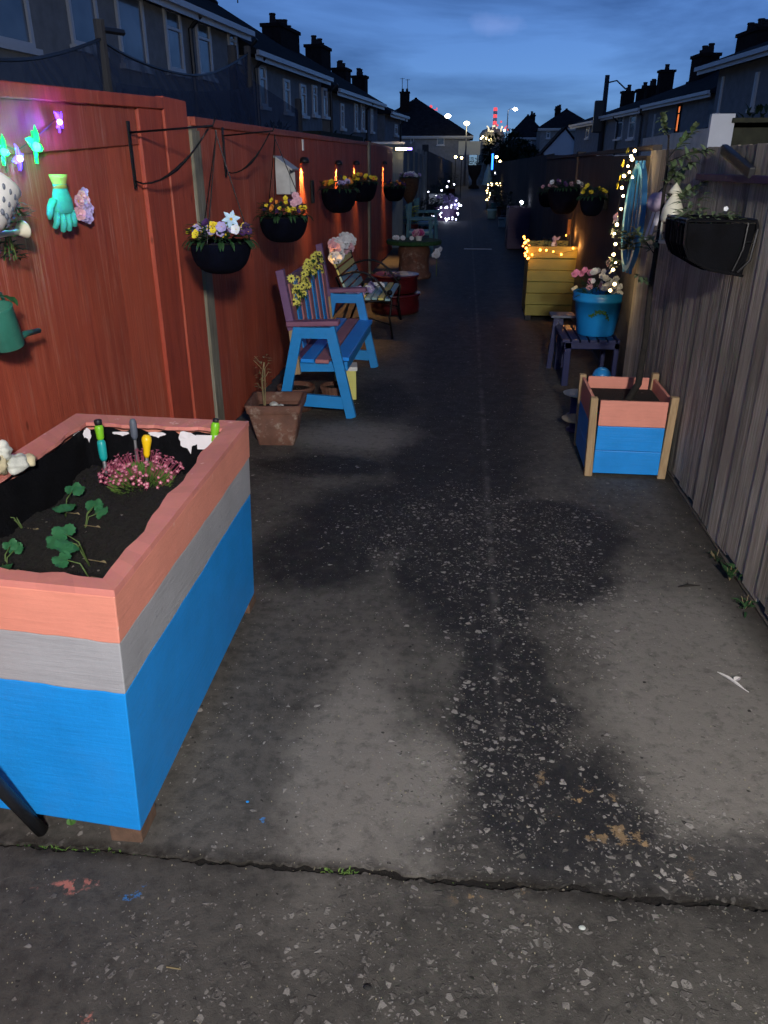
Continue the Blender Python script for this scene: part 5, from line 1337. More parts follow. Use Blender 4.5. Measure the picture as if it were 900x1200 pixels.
flower(T, 'white', (-.09, -.02, .05), (-.3, -.9, .2), .35)
# dark wall pots on the brown fence
for k, (px, py, yy, lab, fl_, r_) in enumerate(((702, 231, 7.4, 'black wall pot of yellow flowers on the brown fence', ['yellow'], .105), (676, 221, 9.0, 'black wall basket of pale pink and white flowers on the brown fence', ['palepink', 'rosewhite', 'purple', 'purple'], .17),
                                    (657, 226, 11.3, 'small dark wall pot with two pale pink blooms, furthest along the brown fence', ['palepink'], .12))):
    p = ay(px, py, yy); T = basket(min(p.x, RX-.01-r_), yy, p.z, r_, lab, fl_, n=[8, 12, 5][k], group='wall baskets on the right fence', depth=.75, fs=.7)
    mb = MB(); mb.box((r_+.01, 0, -.02), (.04, .06, .16)); mb.build('wall_hook', 'black iron', T)
# purple box and things beyond
T = thing('planter_box', 'dark purple boarded planter box beyond the yellow green one on the right', 'planter', (1.20, 17.6, 0))
for i in range(4):
    for a, b in (((-.32, -.5), (.32, -.48)), ((-.32, .48), (.32, .5)), ((-.32, -.479), (-.30, .479)), ((.30, -.479), (.32, .479))):
        mb = MB(); mb.span((*a, .03+.2*i), (*b, .225+.2*i)); mb.build('board', 'purple paint', T)
mb = MB(); mb.span((-.3, -.48, .7), (.3, .48, .74)); mb.build('soil', 'soil', T)
mb = MB(); foliage(mb, (0, 0, .74), .28, .4, .16, 120, .08, .03); mb.build('foliage', 'leaf night', T)
T = thing('solar_globe', 'small round white light on a stick in the purple planter', 'garden light', (1.17, 17.8, .74))
mb = MB(); mb.sph((0, 0, .16), .038, 10); mb.build('globe', 'cool bulb', T, smooth=True); mb = MB(); mb.tube([(0, 0, 0), (0, 0, .13)], .008, 6); mb.build('stick', 'black plastic', T)
light('lamp_glow', 'POINT', (0, -.06, .2), (.8, .85, 1), .4, .03, T)
p = gp(588, 266); T = thing('square_tub', 'small pale square tub on the lane left of the purple planter', 'tub', (p.x, p.y, 0))
mb = MB(); mb.lathe([(.13, 0), (.16, .26), (.14, .26), (.001, .2)], 4, (0, 0, 0), Matrix.Rotation(rad(45), 3, 'Z')); mb.build('body', 'saucer grey', T); mb = MB(); mb.tube([(-.11, -.118, .2), (-.05, -.125, .21), (.05, -.125, .21)], .012, 6); mb.build('handle', 'grey plastic', T)
p = gp(560, 292); mb = MB(); mb.box((0, 0, .004), (.58, .07, .008)); tag(mb.build('drain_cover', 'weathered white paint', loc=p), 'pale narrow drain strip set across the lane', 'drain')

SKY_STRENGTH = .085; EXPO = 0.0; SUNE = 14; TINT = (.70, .80, 1.02); AIR = .5
KEYX, KEYY, KEYZ = .70, -1.65, 2.5; KEYE = 360; KEYC = (1, .94, .88); KEYR = rad(3)
# =====================================================  FAR ALLEY THINGS
T = thing('tub_planter', 'dark tub of pale flowers wound with cool white lights, left of the far lane', 'planter', (-.62, 26.8, 0))
mb = MB(); mb.lathe([(.34, 0), (.42, .45), (.38, .45), (.001, .4)], 20); mb.build('tub', 'purple paint', T)
mb = MB(); foliage(mb, (0, 0, .42), .38, .3, .4, 260, .14, .05); mb.build('foliage', 'leaf night', T)
for i in range(18): flower(T, R.choice(['roselilac', 'lilac']), (R.uniform(-.35, .3), -.3, .45+R.uniform(-.1, .3)), (0, -.9, .2), 2.2)
CW = (.75, .8, 1)
bulbs('string_lights', 'cool white fairy lights round the dark tub on the left of the far lane', [(-1.08, 26.35, .12), (-.9, 26.3, .28), (-.62, 26.3, .02), (-.3, 26.3, .10), (-.2, 26.35, .35), (-.30, 26.4, .58), (-.45, 26.4, .46), (-.8, 26.4, .36), (-1.0, 26.4, .30)], 34, 'cool bulb', .019, jit=.07, lights=[((-.6, 26.1, .2), CW, 3)], seed=6)
T = thing('white_trough', 'pale trough with a few lights behind the lit dark tub', 'planter', (-1.05, 30.2, 0))
mb = MB(); mb.span((-.3, -.2, .35), (.3, .2, .7)); mb.build('trough', 'weathered white paint', T, bevel=.01); mb = MB(); mb.span((-.25, -.15, 0), (.25, .15, .35)); mb.build('stand', 'dark stained boards', T)
mb = MB(); foliage(mb, (0, 0, .7), .28, .2, .3, 120, .12, .04); mb.build('foliage', 'leaf night', T)
bulbs('string_lights', 'loose cool white and warm lights over the pale trough on the far left', [(-1.5, 29.7, .85), (-1.2, 29.7, .62), (-.9, 29.7, .7), (-.55, 29.7, 1.15), (-.35, 29.7, .95)], 8, 'cool bulb', .024, jit=.1, seed=8)
T = thing('trellis_planter', 'rectangular planter frame outlined in warm white fairy lights on the right of the far lane', 'planter', (1.25, 33.0, 0))
mb = MB()
for x in (-.42, .42): mb.span((x-.03, -.03, 0), (x+.03, .03, .95))
mb.span((-.42, -.03, .90), (.42, .03, .95)); mb.build('frame', 'dark stained boards', T)
mb = MB(); mb.lathe([(.25, 0), (.3, .3), (.26, .3), (.001, .26)], 12, (0, -.2, 0)); mb.build('tub', 'teal paint', T)
mb = MB(); foliage(mb, (0, -.15, .3), .35, .2, .5, 160, .12, .05); mb.build('foliage', 'leaf night', T)
bulbs('string_lights', 'warm white fairy lights round the square frame on the right of the far lane', [(.78, 32.9, .35), (.92, 32.9, .55), (.80, 32.9, .72), (.84, 32.9, .95), (1.68, 32.9, .98), (1.60, 32.9, .75), (1.56, 32.9, .60), (1.70, 32.9, .25)], 38, 'warm bulb', .016, jit=.05, lights=[((1.2, 32.6, .6), WM, 2)], seed=7)
for k, (px, py, Y, lab, c_) in enumerate(((576, 248, 27.5, 'pale blue pot before the lit square frame', 'pale blue paint'), (592, 249, 27., 'dark pot just right of the pale blue pot in the far lane', 'navy paint'))):
    p = gp(px, py+8); T = pot_round('flower_pot', lab, (p.x, p.y, 0), .17, .3, c_, group=None); mb = MB(); foliage(mb, (0, 0, .28), .16, .16, .15, 50, .1, .04); mb.build('foliage', 'leaf night', T)
def lampball(px, py, Y, r, mat, lab, name='garden_light', e=0, col=(1, 1, 1), ground=True):
    p = ay(px, py, Y); T = thing(name, lab, 'garden light', (p.x, p.y, 0))
    mb = MB(); mb.sph((0, 0, p.z), r, 10); mb.build('globe', mat, T, smooth=True)
    mb = MB(); mb.tube([(0, 0, 0), (0, 0, p.z-r*.7)], .02, 6); mb.build('stick', 'black plastic', T)
    if e: light('lamp_glow', 'POINT', (0, -r*2, p.z+.05), col, e, r, T)
lampball(600, 203, 42, .09, 'cool bulb', 'white garden light above the planters on the right of the far lane', e=8, col=(.85, .9, 1))
lampball(534, 184, 46, .07, 'warm bulb', 'left of two small warm lights on the fence end', e=3, col=WM)
lampball(541, 185, 46, .06, 'warm bulb', 'right of two small warm lights on the fence end')
lampball(582, 184, 50, .08, 'warm bulb', 'upper warm light beside the blue lamp near the lane end', e=3, col=WM)
lampball(586, 189, 50, .06, 'warm bulb', 'lower warm light beside the blue lamp near the lane end')
lampball(581, 203, 45, .06, 'cool bulb', 'tiny cool light under the blue lamp')
p = ay(577, 190, 55); T = thing('blue_light_tube', 'upright blue light tube glowing near the end of the lane', 'garden light', (p.x, p.y, 0))
mb = MB(); mb.tube([(0, 0, p.z-.45), (0, 0, p.z+.5)], .06, 10); mb.build('tube', 'blue lamp', T); mb = MB(); mb.tube([(0, .15, 0), (0, .15, p.z+.8)], .04, 6); mb.build('post', 'black plastic', T)
light('lamp_glow', 'POINT', (0, -.6, p.z), (.1, .3, 1), 10, .2, T)
p = ay(572, 200, 52); T = thing('parasol', 'closed pale parasol by the blue light near the lane end', 'parasol', (p.x, p.y, 0))
mb = MB(); mb.lathe([(.36, .55), (.30, .75), (.20, 1.2), (.05, 1.65), (.001, 1.7)], 12, wob=.08); mb.build('canopy', 'pale blue paint', T); mb = MB(); mb.tube([(0, 0, 0), (0, 0, 1.7)], .03, 6); mb.build('pole', 'upvc white', T)
# strip light on boarded wall
p = ay(472, 174.5, 17.3); T = thing('strip_light', 'short strip light glowing pale yellow and violet at the top of the boarded wall', 'light', (p.x, p.y-.03, p.z))
mb = MB(); mb.tube([(-.14, 0, 0), (.08, 0, 0)], .022, 8); mb.build('tube', 'warm bulb', T); mb = MB(); mb.tube([(.09, 0, 0), (.19, 0, 0)], .020, 8); mb.build('end_lamp', 'violet lamp', T)
mb = MB(); mb.span((-.18, .02, -.02), (.22, .035, .03)); mb.build('backplate', 'black plastic', T)
light('lamp_glow', 'POINT', (0, -.12, -.05), (1, .9, .6), .45, .05, T)
# dark plants along the far lane
spots = [(-1.1, 21.5, .5, 'dark bushy pot plant left of the lane before the lit tub'), (-1.05, 24.2, .75, 'taller dark pot plant just before the lit tub'), (-1.05, 34, .9, 'dark bush left of the lane past the lit tub'), (-1.1, 40, 1.1, 'dark bush left of the lane far on'),
         (1.25, 24.5, .9, 'dark bush past the purple planter on the right'), (1.35, 29, 1.1, 'dark bush before the lit square frame on the right'), (1.55, 38, 1.3, 'dark bush behind the lit square frame'), (1.7, 45, 1.4, 'dark bush right of the lane near its end'), (-1.0, 52, 1.2, 'dark bush left near the lane end'), (2.0, 58, 1.6, 'tall dark bush right near the lane end')]
for x, y, h, lab in spots:
    T = thing('pot_plant', lab, 'plant', (x, y, 0), 0, 'dark pot plants along the far lane'); k = h*.35
    mb = MB(); mb.lathe([(k*.6, 0), (k*.8, h*.3), (k*.7, h*.3), (.001, h*.28)], 14); mb.build('pot', 'dark red glaze', T)
    mb = MB(); foliage(mb, (0, 0, h*.3), k, k, h*.7, 260, .14, .05); mb.build('foliage', 'leaf night', T)
# end of lane: shrub mass, urn, car-like box
T = thing('garden_urn', 'tall dark urn planter standing in the middle of the lane end', 'urn', (.55, 66, 0))
mb = MB(); mb.lathe([(.42, 0), (.42, .15), (.18, .3), (.18, .6), (.45, 1.1), (.55, 1.6), (.5, 1.7), (.001, 1.6)], 18); mb.build('body', 'brown coir', T, smooth=True)
mb = MB(); foliage(mb, (0, 0, 1.6), .5, .5, .6, 200, .2, .08); mb.build('foliage', 'leaf night', T)
T = thing('lit_board', 'pale yellowish rectangular board lit by the street lamp at the end of the lane', 'board', (ay(550, 173, 78).x, 78, 0))
pa, pb = ay(537.5, 165.5, 78), ay(562.5, 181.5, 78); hw = (pb.x-pa.x)/2
mb = MB(); mb.span((-hw, -.05, pb.z), (hw, .05, pa.z)); mb.build('panel', 'cream plastic', T)
mb = MB()
for x in (-hw+.2, hw-.2): mb.span((x-.05, .06, 0), (x+.05, .16, pa.z-.1))
mb.build('post', 'grey plastic', T)
def street_lamp(px, py, Y, lab, mat, col, e, arm=0, r=.22):
    p = ay(px, py, Y); T = thing('street_lamp', lab, 'street lamp', (p.x-arm, p.y, 0), 0, 'street lamps beyond the lane end')
    mb = MB(); mb.tube([(0, 0, 0), (0, 0, p.z-.1), (arm*.3, 0, p.z+.05), (arm, 0, p.z+.05)], [.09, .06, .05, .04], 8); mb.build('pole', 'galvanised', T, smooth=True)
    mb = MB(); mb.sph((arm, -.05, p.z), r, 10, (1.3, 1, .8)); mb.build('lamp_head', mat, T, smooth=True)
    light('lamp_glow', 'POINT', (arm, -.8, p.z-.5), col, e, .3, T)
street_lamp(547, 144.5, 75, 'yellow street lamp shining above the pale board', 'yellow lamp', (1, .85, .5), 60, 0, .19)
street_lamp(604, 128, 110, 'cool white street lamp on a curved arm above the right hand roofs', 'white lamp', (.9, .95, 1), 60, .9, .2)
street_lamp(525, 136, 120, 'bright white lamp just over the hipped roof', 'white lamp', (1, 1, 1), 60, 0, .3)
# ------- works in the distance
T = thing('refinery_tower', 'floodlit works with a red and white striped chimney on the skyline', 'industrial plant', (ay(580, 150, 620).x, 620, 0))
def Z(py, Y=620): return ay(580, py, Y).z
def Xp(px, Y=620): return ay(px, 150, Y).x-ay(580, 150, Y).x
for k in range(6):
    z0, z1 = Z(150)+(Z(126)-Z(150))*k/6, Z(150)+(Z(126)-Z(150))*(k+1)/6
    mb = MB(); mb.lathe([(1.5, z0), (1.3, z1)], 12, (Xp(579.5), 0, 0)); mb.build('chimney_band', 'red glow' if k % 2 else 'white plastic', T)  # red bands self-glow, standing in for floodlight on the stack
mb = MB(); mb.lathe([(1.8, 0), (2.1, Z(150))], 12, (Xp(579.5), 0, 0)); mb.build('chimney', 'tank paint', T)
mb = MB(); mb.lathe([(9, 0), (9, Z(158)), (7, Z(153)), (3, Z(150)), (.01, Z(149))], 20, (Xp(577), -4, 0)); mb.build('tank', 'tank paint', T, smooth=True)
mb = MB()
for i in range(16): mb.sph((Xp(R.uniform(568, 592)), -14, Z(R.uniform(148, 157))), R.uniform(.3, .8), 6)
mb.build('flood_lamps', 'lit steam', T)
mb = MB()
for px, py in ((582, 148), (591, 151), (594, 153), (586, 144), (593, 149)): mb.sph((Xp(px), -15, Z(py)), .7, 6)
mb.build('warning_lamps', 'red glow', T)
for px, py in ((566, 161), (570, 163), (573, 165), (564, 163), (576, 164), (590, 154)):
    mb = MB(); mb.sph((Xp(px), -16, Z(py)), .6, 6); mb.build('yard_lamp', 'yellow lamp', T)
T = thing('distant_mast', 'far mast with two pinkish red lamps left of the white lamp over the hipped roof', 'mast', (ay(505, 125, 500).x, 500, 0))
mb = MB(); mb.tube([(0, 0, 0), (0, 0, ay(505, 125, 500).z)], .6, 6); mb.build('pole', 'tank paint', T)
mb = MB()
for px, py, r in ((505, 125, .9), (496.5, 123.5, .6), (512, 127, .4)): q = ay(px, py, 500); mb.sph((q.x-T.location.x, 0, q.z), r, 6)
mb.tube([(ay(496.5, 123.5, 500).x-T.location.x, 0, ay(496.5, 123.5, 500).z-1.2), (3.9, 0, ay(512, 127, 500).z-.9)], .3, 4)
mb.build('warning_lamps', 'red glow', T)

# =====================================================  HOUSES
def wall_at(a, b):   # ray hit with the upright plane through ground line a-b; returns distance along, height
    d = (b-a); L = d.length; d = d/L; nrm = V((d.y, -d.x, 0))
    def f(px, py):
        r = ray(px, py); t = (a-O).dot(nrm)/r.dot(nrm); p = O+r*t
        return (p-a).dot(d), p.z
    return f
def house(label, a, b, ez, rh, depth, side, wins=(), chims=(), wallm='render wall', gut=True, pipes=(), lit=(), hip0=False, hip1=False, group=None, over=.3, aer=(), name='terraced_house', ext=()):
    """a,b: ground ends of the facade (a nearer), side: +1 body lies to the right of a->b, -1 left"""
    a = V((a[0], a[1], 0)); b = V((b[0], b[1], 0)); L = (b-a).length; d = (b-a)/L; ang = math.atan2(d.y, d.x)
    T = thing(name, label, 'house', a, ang, group); s = -side   # local y axis = left of a->b ; body at s*y
    Yd = s*depth
    def q(pts): return pts
    f = wall_at(a, b)
    wl = []
    for w in wins:
        (x0, z0), (x1, z1) = f(w[0], w[3]), f(w[2], w[1]); wl.append((min(x0, x1), max(x0, x1), z0, z1, w))
    mb = MB(); mb.span((0, 0, 0), (L, Yd, ez)); 
    if not hip0: mb.add([(0, 0, ez), (0, Yd, ez), (0, Yd/2, ez+rh*.97)], [(0, 1, 2)])
    if not hip1: mb.add([(L, 0, ez), (L, Yd, ez), (L, Yd/2, ez+rh*.97)], [(0, 1, 2)])
    mb.build('wall', wallm, T)
    # roof: solid slopes with thickness
    o = over; e0, e1 = -.12 if not hip0 else -o, L+(.12 if not hip1 else o); zz = ez-o*rh/(depth/2)*.6
    r0, r1 = (0 if not hip0 else depth*.5)+(-.12 if not hip0 else 0), (L if not hip1 else L-depth*.5)+(.12 if not hip1 else 0)
    yo, yi = -s*o, Yd+s*o; ym = Yd/2; t = .12
    vs = [(e0, yo, zz), (e1, yo, zz), (e1, yi, zz), (e0, yi, zz), (r0, ym, ez+rh), (r1, ym, ez+rh)]
    vs2 = [(x, y, z+t) for x, y, z in vs]
    mb = MB(); mb.add(vs+vs2, [(6, 7, 11, 10), (8, 9, 10, 11), (9, 6, 10), (7, 8, 11), (0, 1, 7, 6), (1, 2, 8, 7), (2, 3, 9, 8), (3, 0, 6, 9), (0, 3, 2, 1)])
    R_ = mb.build('roof', 'roof slates', T, uvs=lambda co: (co.x, co.z*1.6))
    mb = MB(); mb.tube([(r0, ym, ez+rh+t), (r1, ym, ez+rh+t)], .09, 6); rd = mb.build('ridge_tiles', 'chimney brick', R_)
    if gut:
        mb = MB(); mb.span((e0, yo-s*.02, zz-.02), (e1, yo-s*.10, zz+.09)); mb.build('gutter', 'upvc white', T)
        mb = MB(); mb.span((e0+.02, yo+s*.02, zz-.12), (e1-.02, yo-s*.0, zz+.02)); mb.build('fascia', 'upvc white', T)
    for px in pipes:
        x, _ = f(px, 130); mb = MB(); mb.tube([(x, -s*.07, 0), (x, -s*.07, ez-.35), (x, yo+s*.0-s*.02, ez-.12)], .05, 8); mb.build('downpipe', 'downpipe', T)
    for (x0, x1, z0, z1, w) in wl:
        lit_ = len(w) > 4 and w[4] == 'lit'; fw = .07
        mb = MB()
        for A, B_ in (((x0, z0), (x1, z0+fw)), ((x0, z1-fw), (x1, z1)), ((x0, z0+fw), (x0+fw, z1-fw)), ((x1-fw, z0+fw), (x1, z1-fw)), ((x0+fw, z0+(z1-z0)*.66), (x1-fw, z0+(z1-z0)*.66+.05))):
            mb.span((A[0], -s*.05, A[1]), (B_[0], s*.02, B_[1]))
        if x1-x0 > 1.5: mb.span(((x0+x1)/2-.03, -s*.048, z0+fw), ((x0+x1)/2+.03, s*.02, z1-fw))
        W_ = mb.build('window', 'upvc white' if not lit_ else 'chimney brick', T)
        mb = MB(); mb.span((x0+fw, -s*.012, z0+fw), (x1-fw, -s*.004, z1-fw)); mb.build('pane', 'lit window' if lit_ else 'window pane', W_)
        mb = MB(); mb.span((x0-.06, -s*.12, z0-.09), (x1+.06, s*.02, z0-.003)); mb.build('sill', 'upvc white', W_)
    nl = V((-d.y, d.x, 0)); fr = wall_at(a+nl*(ym-.38*s), b+nl*(ym-.38*s))
    for (cx0, cx1, cy, n) in chims:
        inner, outer = (cx1, cx0) if abs(cx1-548) < abs(cx0-548) else (cx0, cx1)
        ff = wall_at(a+nl*(ym+.38*s), b+nl*(ym+.38*s)); (s1, zc), (s0, _z) = fr(inner, cy), ff(outer, cy)
        if s0 > s1-.5: s0 = s1-.5
        if s1 < .2 or s0 > L-.2: print('chimney off', label[:30], s0, s1, L)
        w, h = min(s1-s0, 3.), zc-ez-rh-.55; cx = s1-w/2
        mb = MB(); mb.box((cx, ym, ez+rh+h/2-.5), (w, .75, h+1.0)); mb.box((cx, ym, ez+rh+h+.05), (w+.12, .87, .12)); C = mb.build('chimney', 'chimney brick', T)
        for i in range(n):
            mb = MB(); x = cx-w/2+w*(i+.5)/n; hh = .22+.07*((i*7+n) % 3); mb.lathe([(.13, 0), (.11, hh*.8), (.135, hh*.85), (.12, hh), (.08, hh), (.08, .05)], 10, (x, ym, ez+rh+h+.1)); mb.build('chimney_pot', 'chimney pot clay', C)
    for (cx, h) in aer:
        mb = MB(); z = ez+rh+.8; mb.tube([(cx, ym, z), (cx, ym, z+h)], .022, 5); mb.tube([(cx-.5, ym, z+h*.92), (cx+.5, ym, z+h*.92)], .014, 4)
        for i in range(6): mb.tube([(cx-.45+.18*i, ym-.22, z+h*.92), (cx-.45+.18*i, ym+.22, z+h*.92)], .010, 4)
        mb.build('aerial', 'downpipe', T)
    for e in ext: e(T, s)
    return T, f
def plan(X0, k): return V((X0, 0, 0)), V((X0+k*50, 50, 0))
def seg(px, X0, k, py=195):  # distance along the plan line X = X0 + k*Y seen at this point of the view
    a, b = plan(X0, k); d, z = wall_at(a, b)(px, py); p = a+(b-a).normalized()*d; return V((p.x, p.y, z))
GL = 'left row of terraced houses'; GR = 'right row of houses'
def row_house(label, X0, k, e0, e1, ridge, depth, over=.3, y0=None, **kw):
    """eave seen from e0 (near) to e1 (far); ridge: sight points on the roof line"""
    s = 1 if X0 > 0 else -1; XE = X0-s*over
    q0, q1 = seg(*e0[:1], XE, k, e0[1]), seg(*e1[:1], XE, k, e1[1]); ze = (q0.z+q1.z)/2
    if y0 is not None: q0.y = y0
    XR = X0+s*depth/2; zr = [seg(px, XR, k, py).z for px, py in ridge]; zr = sum(zr)/len(zr)
    rh = (zr-ze)/(1+over/(depth/2)*.6)*1.0; ez = ze+over*rh/(depth/2)*.6
    ya, yb = q0.y+.12, q1.y-.12
    print('house', label[:28], round(ya, 1), round(yb, 1), 'eave', round(ze, 2), 'ridge', round(zr, 2))
    return house(label, (X0+k*ya, ya), (X0+k*yb, yb), ez, rh-.14, depth, s, over=over, **kw)
row_house('nearest grey rendered house on the left, white windows, cut by the top left corner', -8, .11, (190, 0), (295, 42), [(270, 5)], 7, y0=9.5,
      wins=[(-14, -60, 20, 46), (84, -40, 105, 52), (142, -40, 160, 74), (197, 14, 209, 82), (233, 28, 244, 88), (268, 40, 275, 68)], chims=[], pipes=[228, 292], group=GL)
row_house('second house block on the left, pale render, narrow windows and two big chimney stacks', -8, .11, (300, 62), (388, 97), [(307, 24), (349, 52)], 7,
      wins=[(304, 78, 310, 124), (333, 94, 338, 131), (352, 100, 357, 135), (366, 101, 370, 134), (378, 104, 382, 136)], chims=[(306, 350, 23, 5), (357, 387, 44, 5)], pipes=[300, 386], group=GL, aer=[(.5, 1.9)])
row_house('third house block on the left, lower and further off, with glinting white gutter', -8, .11, (396, 108), (451, 125), [(385, 69), (430, 100)], 7,
      wins=[(399, 122, 402, 150), (415, 122, 418, 152), (423, 122, 426, 152), (434, 128, 436, 154)], chims=[(388, 411, 70, 4), (412, 431, 79, 5)], pipes=[428], group=GL, aer=[(1.0, 2.2)])
row_house('fourth house block on the left, small, between the third block and the hipped house', -8, .11, (458, 133), (478, 140), [(457, 120)], 7,
      wins=[(462, 146, 465, 158)], chims=[], pipes=[468], group=GL)
# hipped house straight ahead
p0, p1 = ay(415, 155, 78), ay(551, 159, 78); zr = ay(480, 117, 83).z
T, f = house('hipped roof house facing up the lane with one chimney and a white framed window', (p0.x, 78), (p1.x, 78), p1.z, zr-p1.z, (p1.x-p0.x)*.98, -1, wins=[(512, 158, 521, 170), (481, 160, 485, 167)], chims=[], hip0=True, hip1=True, wallm='render wall', name='hipped_house')
pc = ay(474, 108, 81); cx = pc.x-T.location.x; ztop = pc.z
mb = MB(); mb.box((cx, 3.5, ztop-1.4), (.85, .8, 2.7)); mb.box((cx, 3.5, ztop), (.95, .9, .12)); C_ = mb.build('chimney', 'chimney brick', T)
for i in range(2):
    mb = MB(); mb.lathe([(.13, 0), (.10, .28), (.07, .28)], 10, (cx-.2+.4*i, 3.5, ztop+.05)); mb.build('chimney_pot', 'chimney pot clay', C_)
mb = MB()
for sx, hh in ((-.25, 1.2), (.25, 1.1)):
    mb.tube([(cx+sx, 3.5, ztop), (cx+sx, 3.5, ztop+hh)], .03, 5); mb.tube([(cx+sx-.22, 3.5, ztop+hh*.95), (cx+sx+.22, 3.5, ztop+hh*.95)], .022, 4)
mb.build('aerial', 'downpipe', T)
# right row
row_house('nearest grey house on the right with a projecting eave, cut by the right edge', 10.5, -.107, (900, 62), (822, 80), [(866, 52), (847, 60)], 7, over=.5, y0=14,
      wins=[(880, 84, 891, 128), (843, 90, 848, 132)], chims=[(867, 915, 24, 6), (813, 846, 52, 5)], hip1=True, group=GR)
row_house('second dark house on the right with the orange lit landing window', 12, -.107, (832, 109), (752, 127), [(800, 79), (757, 106)], 8,
      wins=[(791, 122, 800, 156, 'lit'), (764, 134, 769, 166)], chims=[(773, 786, 72, 1), (757, 775, 91, 4)], pipes=[755], group=GR)
row_house('third dark house on the right with a broad three light window', 12, -.107, (750, 128), (703, 140), [(738, 114), (725, 120)], 8,
      wins=[(721, 134, 732, 163), (736, 134, 747, 163)], chims=[(747, 755, 95, 2), (729, 738, 98, 2)], pipes=[727], group=GR)
row_house('fourth dark house on the right, far along the row', 12, -.107, (702, 141), (668, 150), [(700, 129)], 8,
      wins=[(687, 148, 692, 162)], chims=[], group=GR)
# far hipped pair on the right
def hip_house(label, pl, pr, pe, papex, Y, chim, npots, win=(), **kw):
    a, b, ap = ay(pl, pe, Y), ay(pr, pe, Y), ay(papex[0], papex[1], Y+4)
    dp = min(b.x-a.x-.2, 8.5)
    T, f = house(label, (a.x, Y), (b.x, Y), a.z, ap.z-a.z-.15, dp, -1, wins=win, chims=[(*chim, npots)] if chim else [], hip0=True, hip1=True, name='hipped_house')
hip_house('far hipped roof house with a chimney just right of the lane end', 597, 640, 160, (624, 136), 92, (628, 636, 129), 2, [(617, 164, 623, 174)])
hip_house('dark hipped house with a stout chimney, right of the far hipped one', 634, 697, 150, (668, 129), 82, (658, 671, 121), 3, [(640, 154, 645, 162)])
# low white gable
T = thing('garden_outhouse', 'small pale gabled outhouse showing between the dark roofs on the right', 'outhouse', (ay(662, 160, 62).x, 62, 0))
z0 = ay(660, 150, 62).z; mb = MB(); mb.span((-1.4, 0, 0), (1.4, 3, z0-1.6)); mb.add([(-1.4, 0, z0-1.6), (1.4, 0, z0-1.6), (0, 0, z0-.1)], [(0, 1, 2)]); mb.build('wall', 'upvc white', T)
mb = MB(); mb.beam((-1.6, 1.4, z0-1.78), (0, 1.4, z0), .12, 3.2, (0, 0, 1)) if 0 else mb.hexa([(-1.65, -.1, z0-1.85), (-1.65, 3.1, z0-1.85), (0, 3.1, z0-.05), (0, -.1, z0-.05)], [(-1.65, -.1, z0-1.70), (-1.65, 3.1, z0-1.70), (0, 3.1, z0+.1), (0, -.1, z0+.1)])
mb.hexa([(0, -.1, z0-.05), (0, 3.1, z0-.05), (1.65, 3.1, z0-1.85), (1.65, -.1, z0-1.85)], [(0, -.1, z0+.1), (0, 3.1, z0+.1), (1.65, 3.1, z0-1.70), (1.65, -.1, z0-1.70)]); mb.build('roof', 'chimney brick', T)
# shed over the right fence
a, b = ay(835, 131, 6.3), ay(862, 136, 6.3)
T = thing('garden_shed', 'low shed with white corner board and dark roof behind the grey fence', 'shed', (1.60, 6.3, 0))
zt2 = a.z
mb = MB(); mb.span((a.x-1.6, 0, 0), (b.x-1.6, .05, zt2-.012)); mb.build('corner_board', 'upvc white', T)
mb = MB(); mb.span((b.x-1.6+.002, .02, 0), (4.5, 2.5, zt2-.10)); mb.build('wall', 'shed felt', T)
mb = MB(); mb.hexa([(b.x-1.6-.02, -.03, zt2-.07), (4.6, -.03, zt2-.07), (4.6, 2.6, zt2-.2), (b.x-1.62, 2.6, zt2-.2)], [(b.x-1.62, -.03, zt2-.04), (4.6, -.03, zt2-.04), (4.6, 2.6, zt2-.17), (b.x-1.62, 2.6, zt2-.17)]); mb.build('roof', 'shed felt', T)
mb = MB(); mb.span((a.x-1.6, .05, 0), (a.x-1.56, 2.3, zt2-.10)); mb.build('side_wall', 'weathered white paint', T)
# telegraph pole
p = ay(712, 88, 46); T = thing('telegraph_pole', 'wooden telegraph pole with a lamp bracket against the sky on the right', 'pole', (p.x, p.y, 0))
mb = MB(); mb.tube([(0, 0, 0), (0, 0, p.z)], [.16, .12], 10); mb.build('pole', 'dark stained boards', T, smooth=True)
mb = MB(); mb.tube([(0, 0, p.z-.35), (.5, 0, p.z-.25), (1.0, 0, p.z-.65)], .035, 6); mb.build('bracket', 'downpipe', T, smooth=True)
mb = MB(); mb.box((-.25, 0, p.z-1.9), (.5, .3, 1.5)); mb.build('transformer', 'downpipe', T, bevel=.05)
# shrubs and trees over the fences, dark garden clutter
def shrub(name, lab, x, y, z0, r, h, n, mat='leaf night', L=.22, W=.09, group=None, trunk=True):
    T = thing(name, lab, 'tree' if name == 'tree' else 'shrub', (x, y, 0), 0, group)
    mb = MB(); tops = []
    mb.tube([(0, 0, 0), (0, 0, z0+h*.3)], [r*.08, r*.04], 8)
    cl = []
    for i in range(9):
        a = R.uniform(0, 6.28); k = R.uniform(.2, .75)*r; c = V((k*math.cos(a), k*math.sin(a), z0+h*R.uniform(.2, .85))); cl.append((c, R.uniform(.28, .48)*r)); mb.tube([(0, 0, z0*.8), c], [r*.03, r*.01], 5)
    mb.build('trunk', 'bark', T, smooth=True)
    mb = MB()
    for c, rr_ in cl:
        for _ in range(n//9):
            d = V((R.gauss(0, 1), R.gauss(0, 1), R.gauss(0, 1))).normalized(); mb.leaf(c+d*rr_*R.uniform(.5, 1.1), d+V((R.uniform(-.6, .6), R.uniform(-.6, .6), .2)), (0, 0, 1), L*R.uniform(.6, 1.2), W, .3, 2)
    mb.build('crown', mat, T)
p = ay(592, 185, 85); shrub('tree', 'rounded dark tree standing at the right of the lane end', p.x, 85, 1.2, 2.4, 3.2, 3200, L=.4, W=.2)
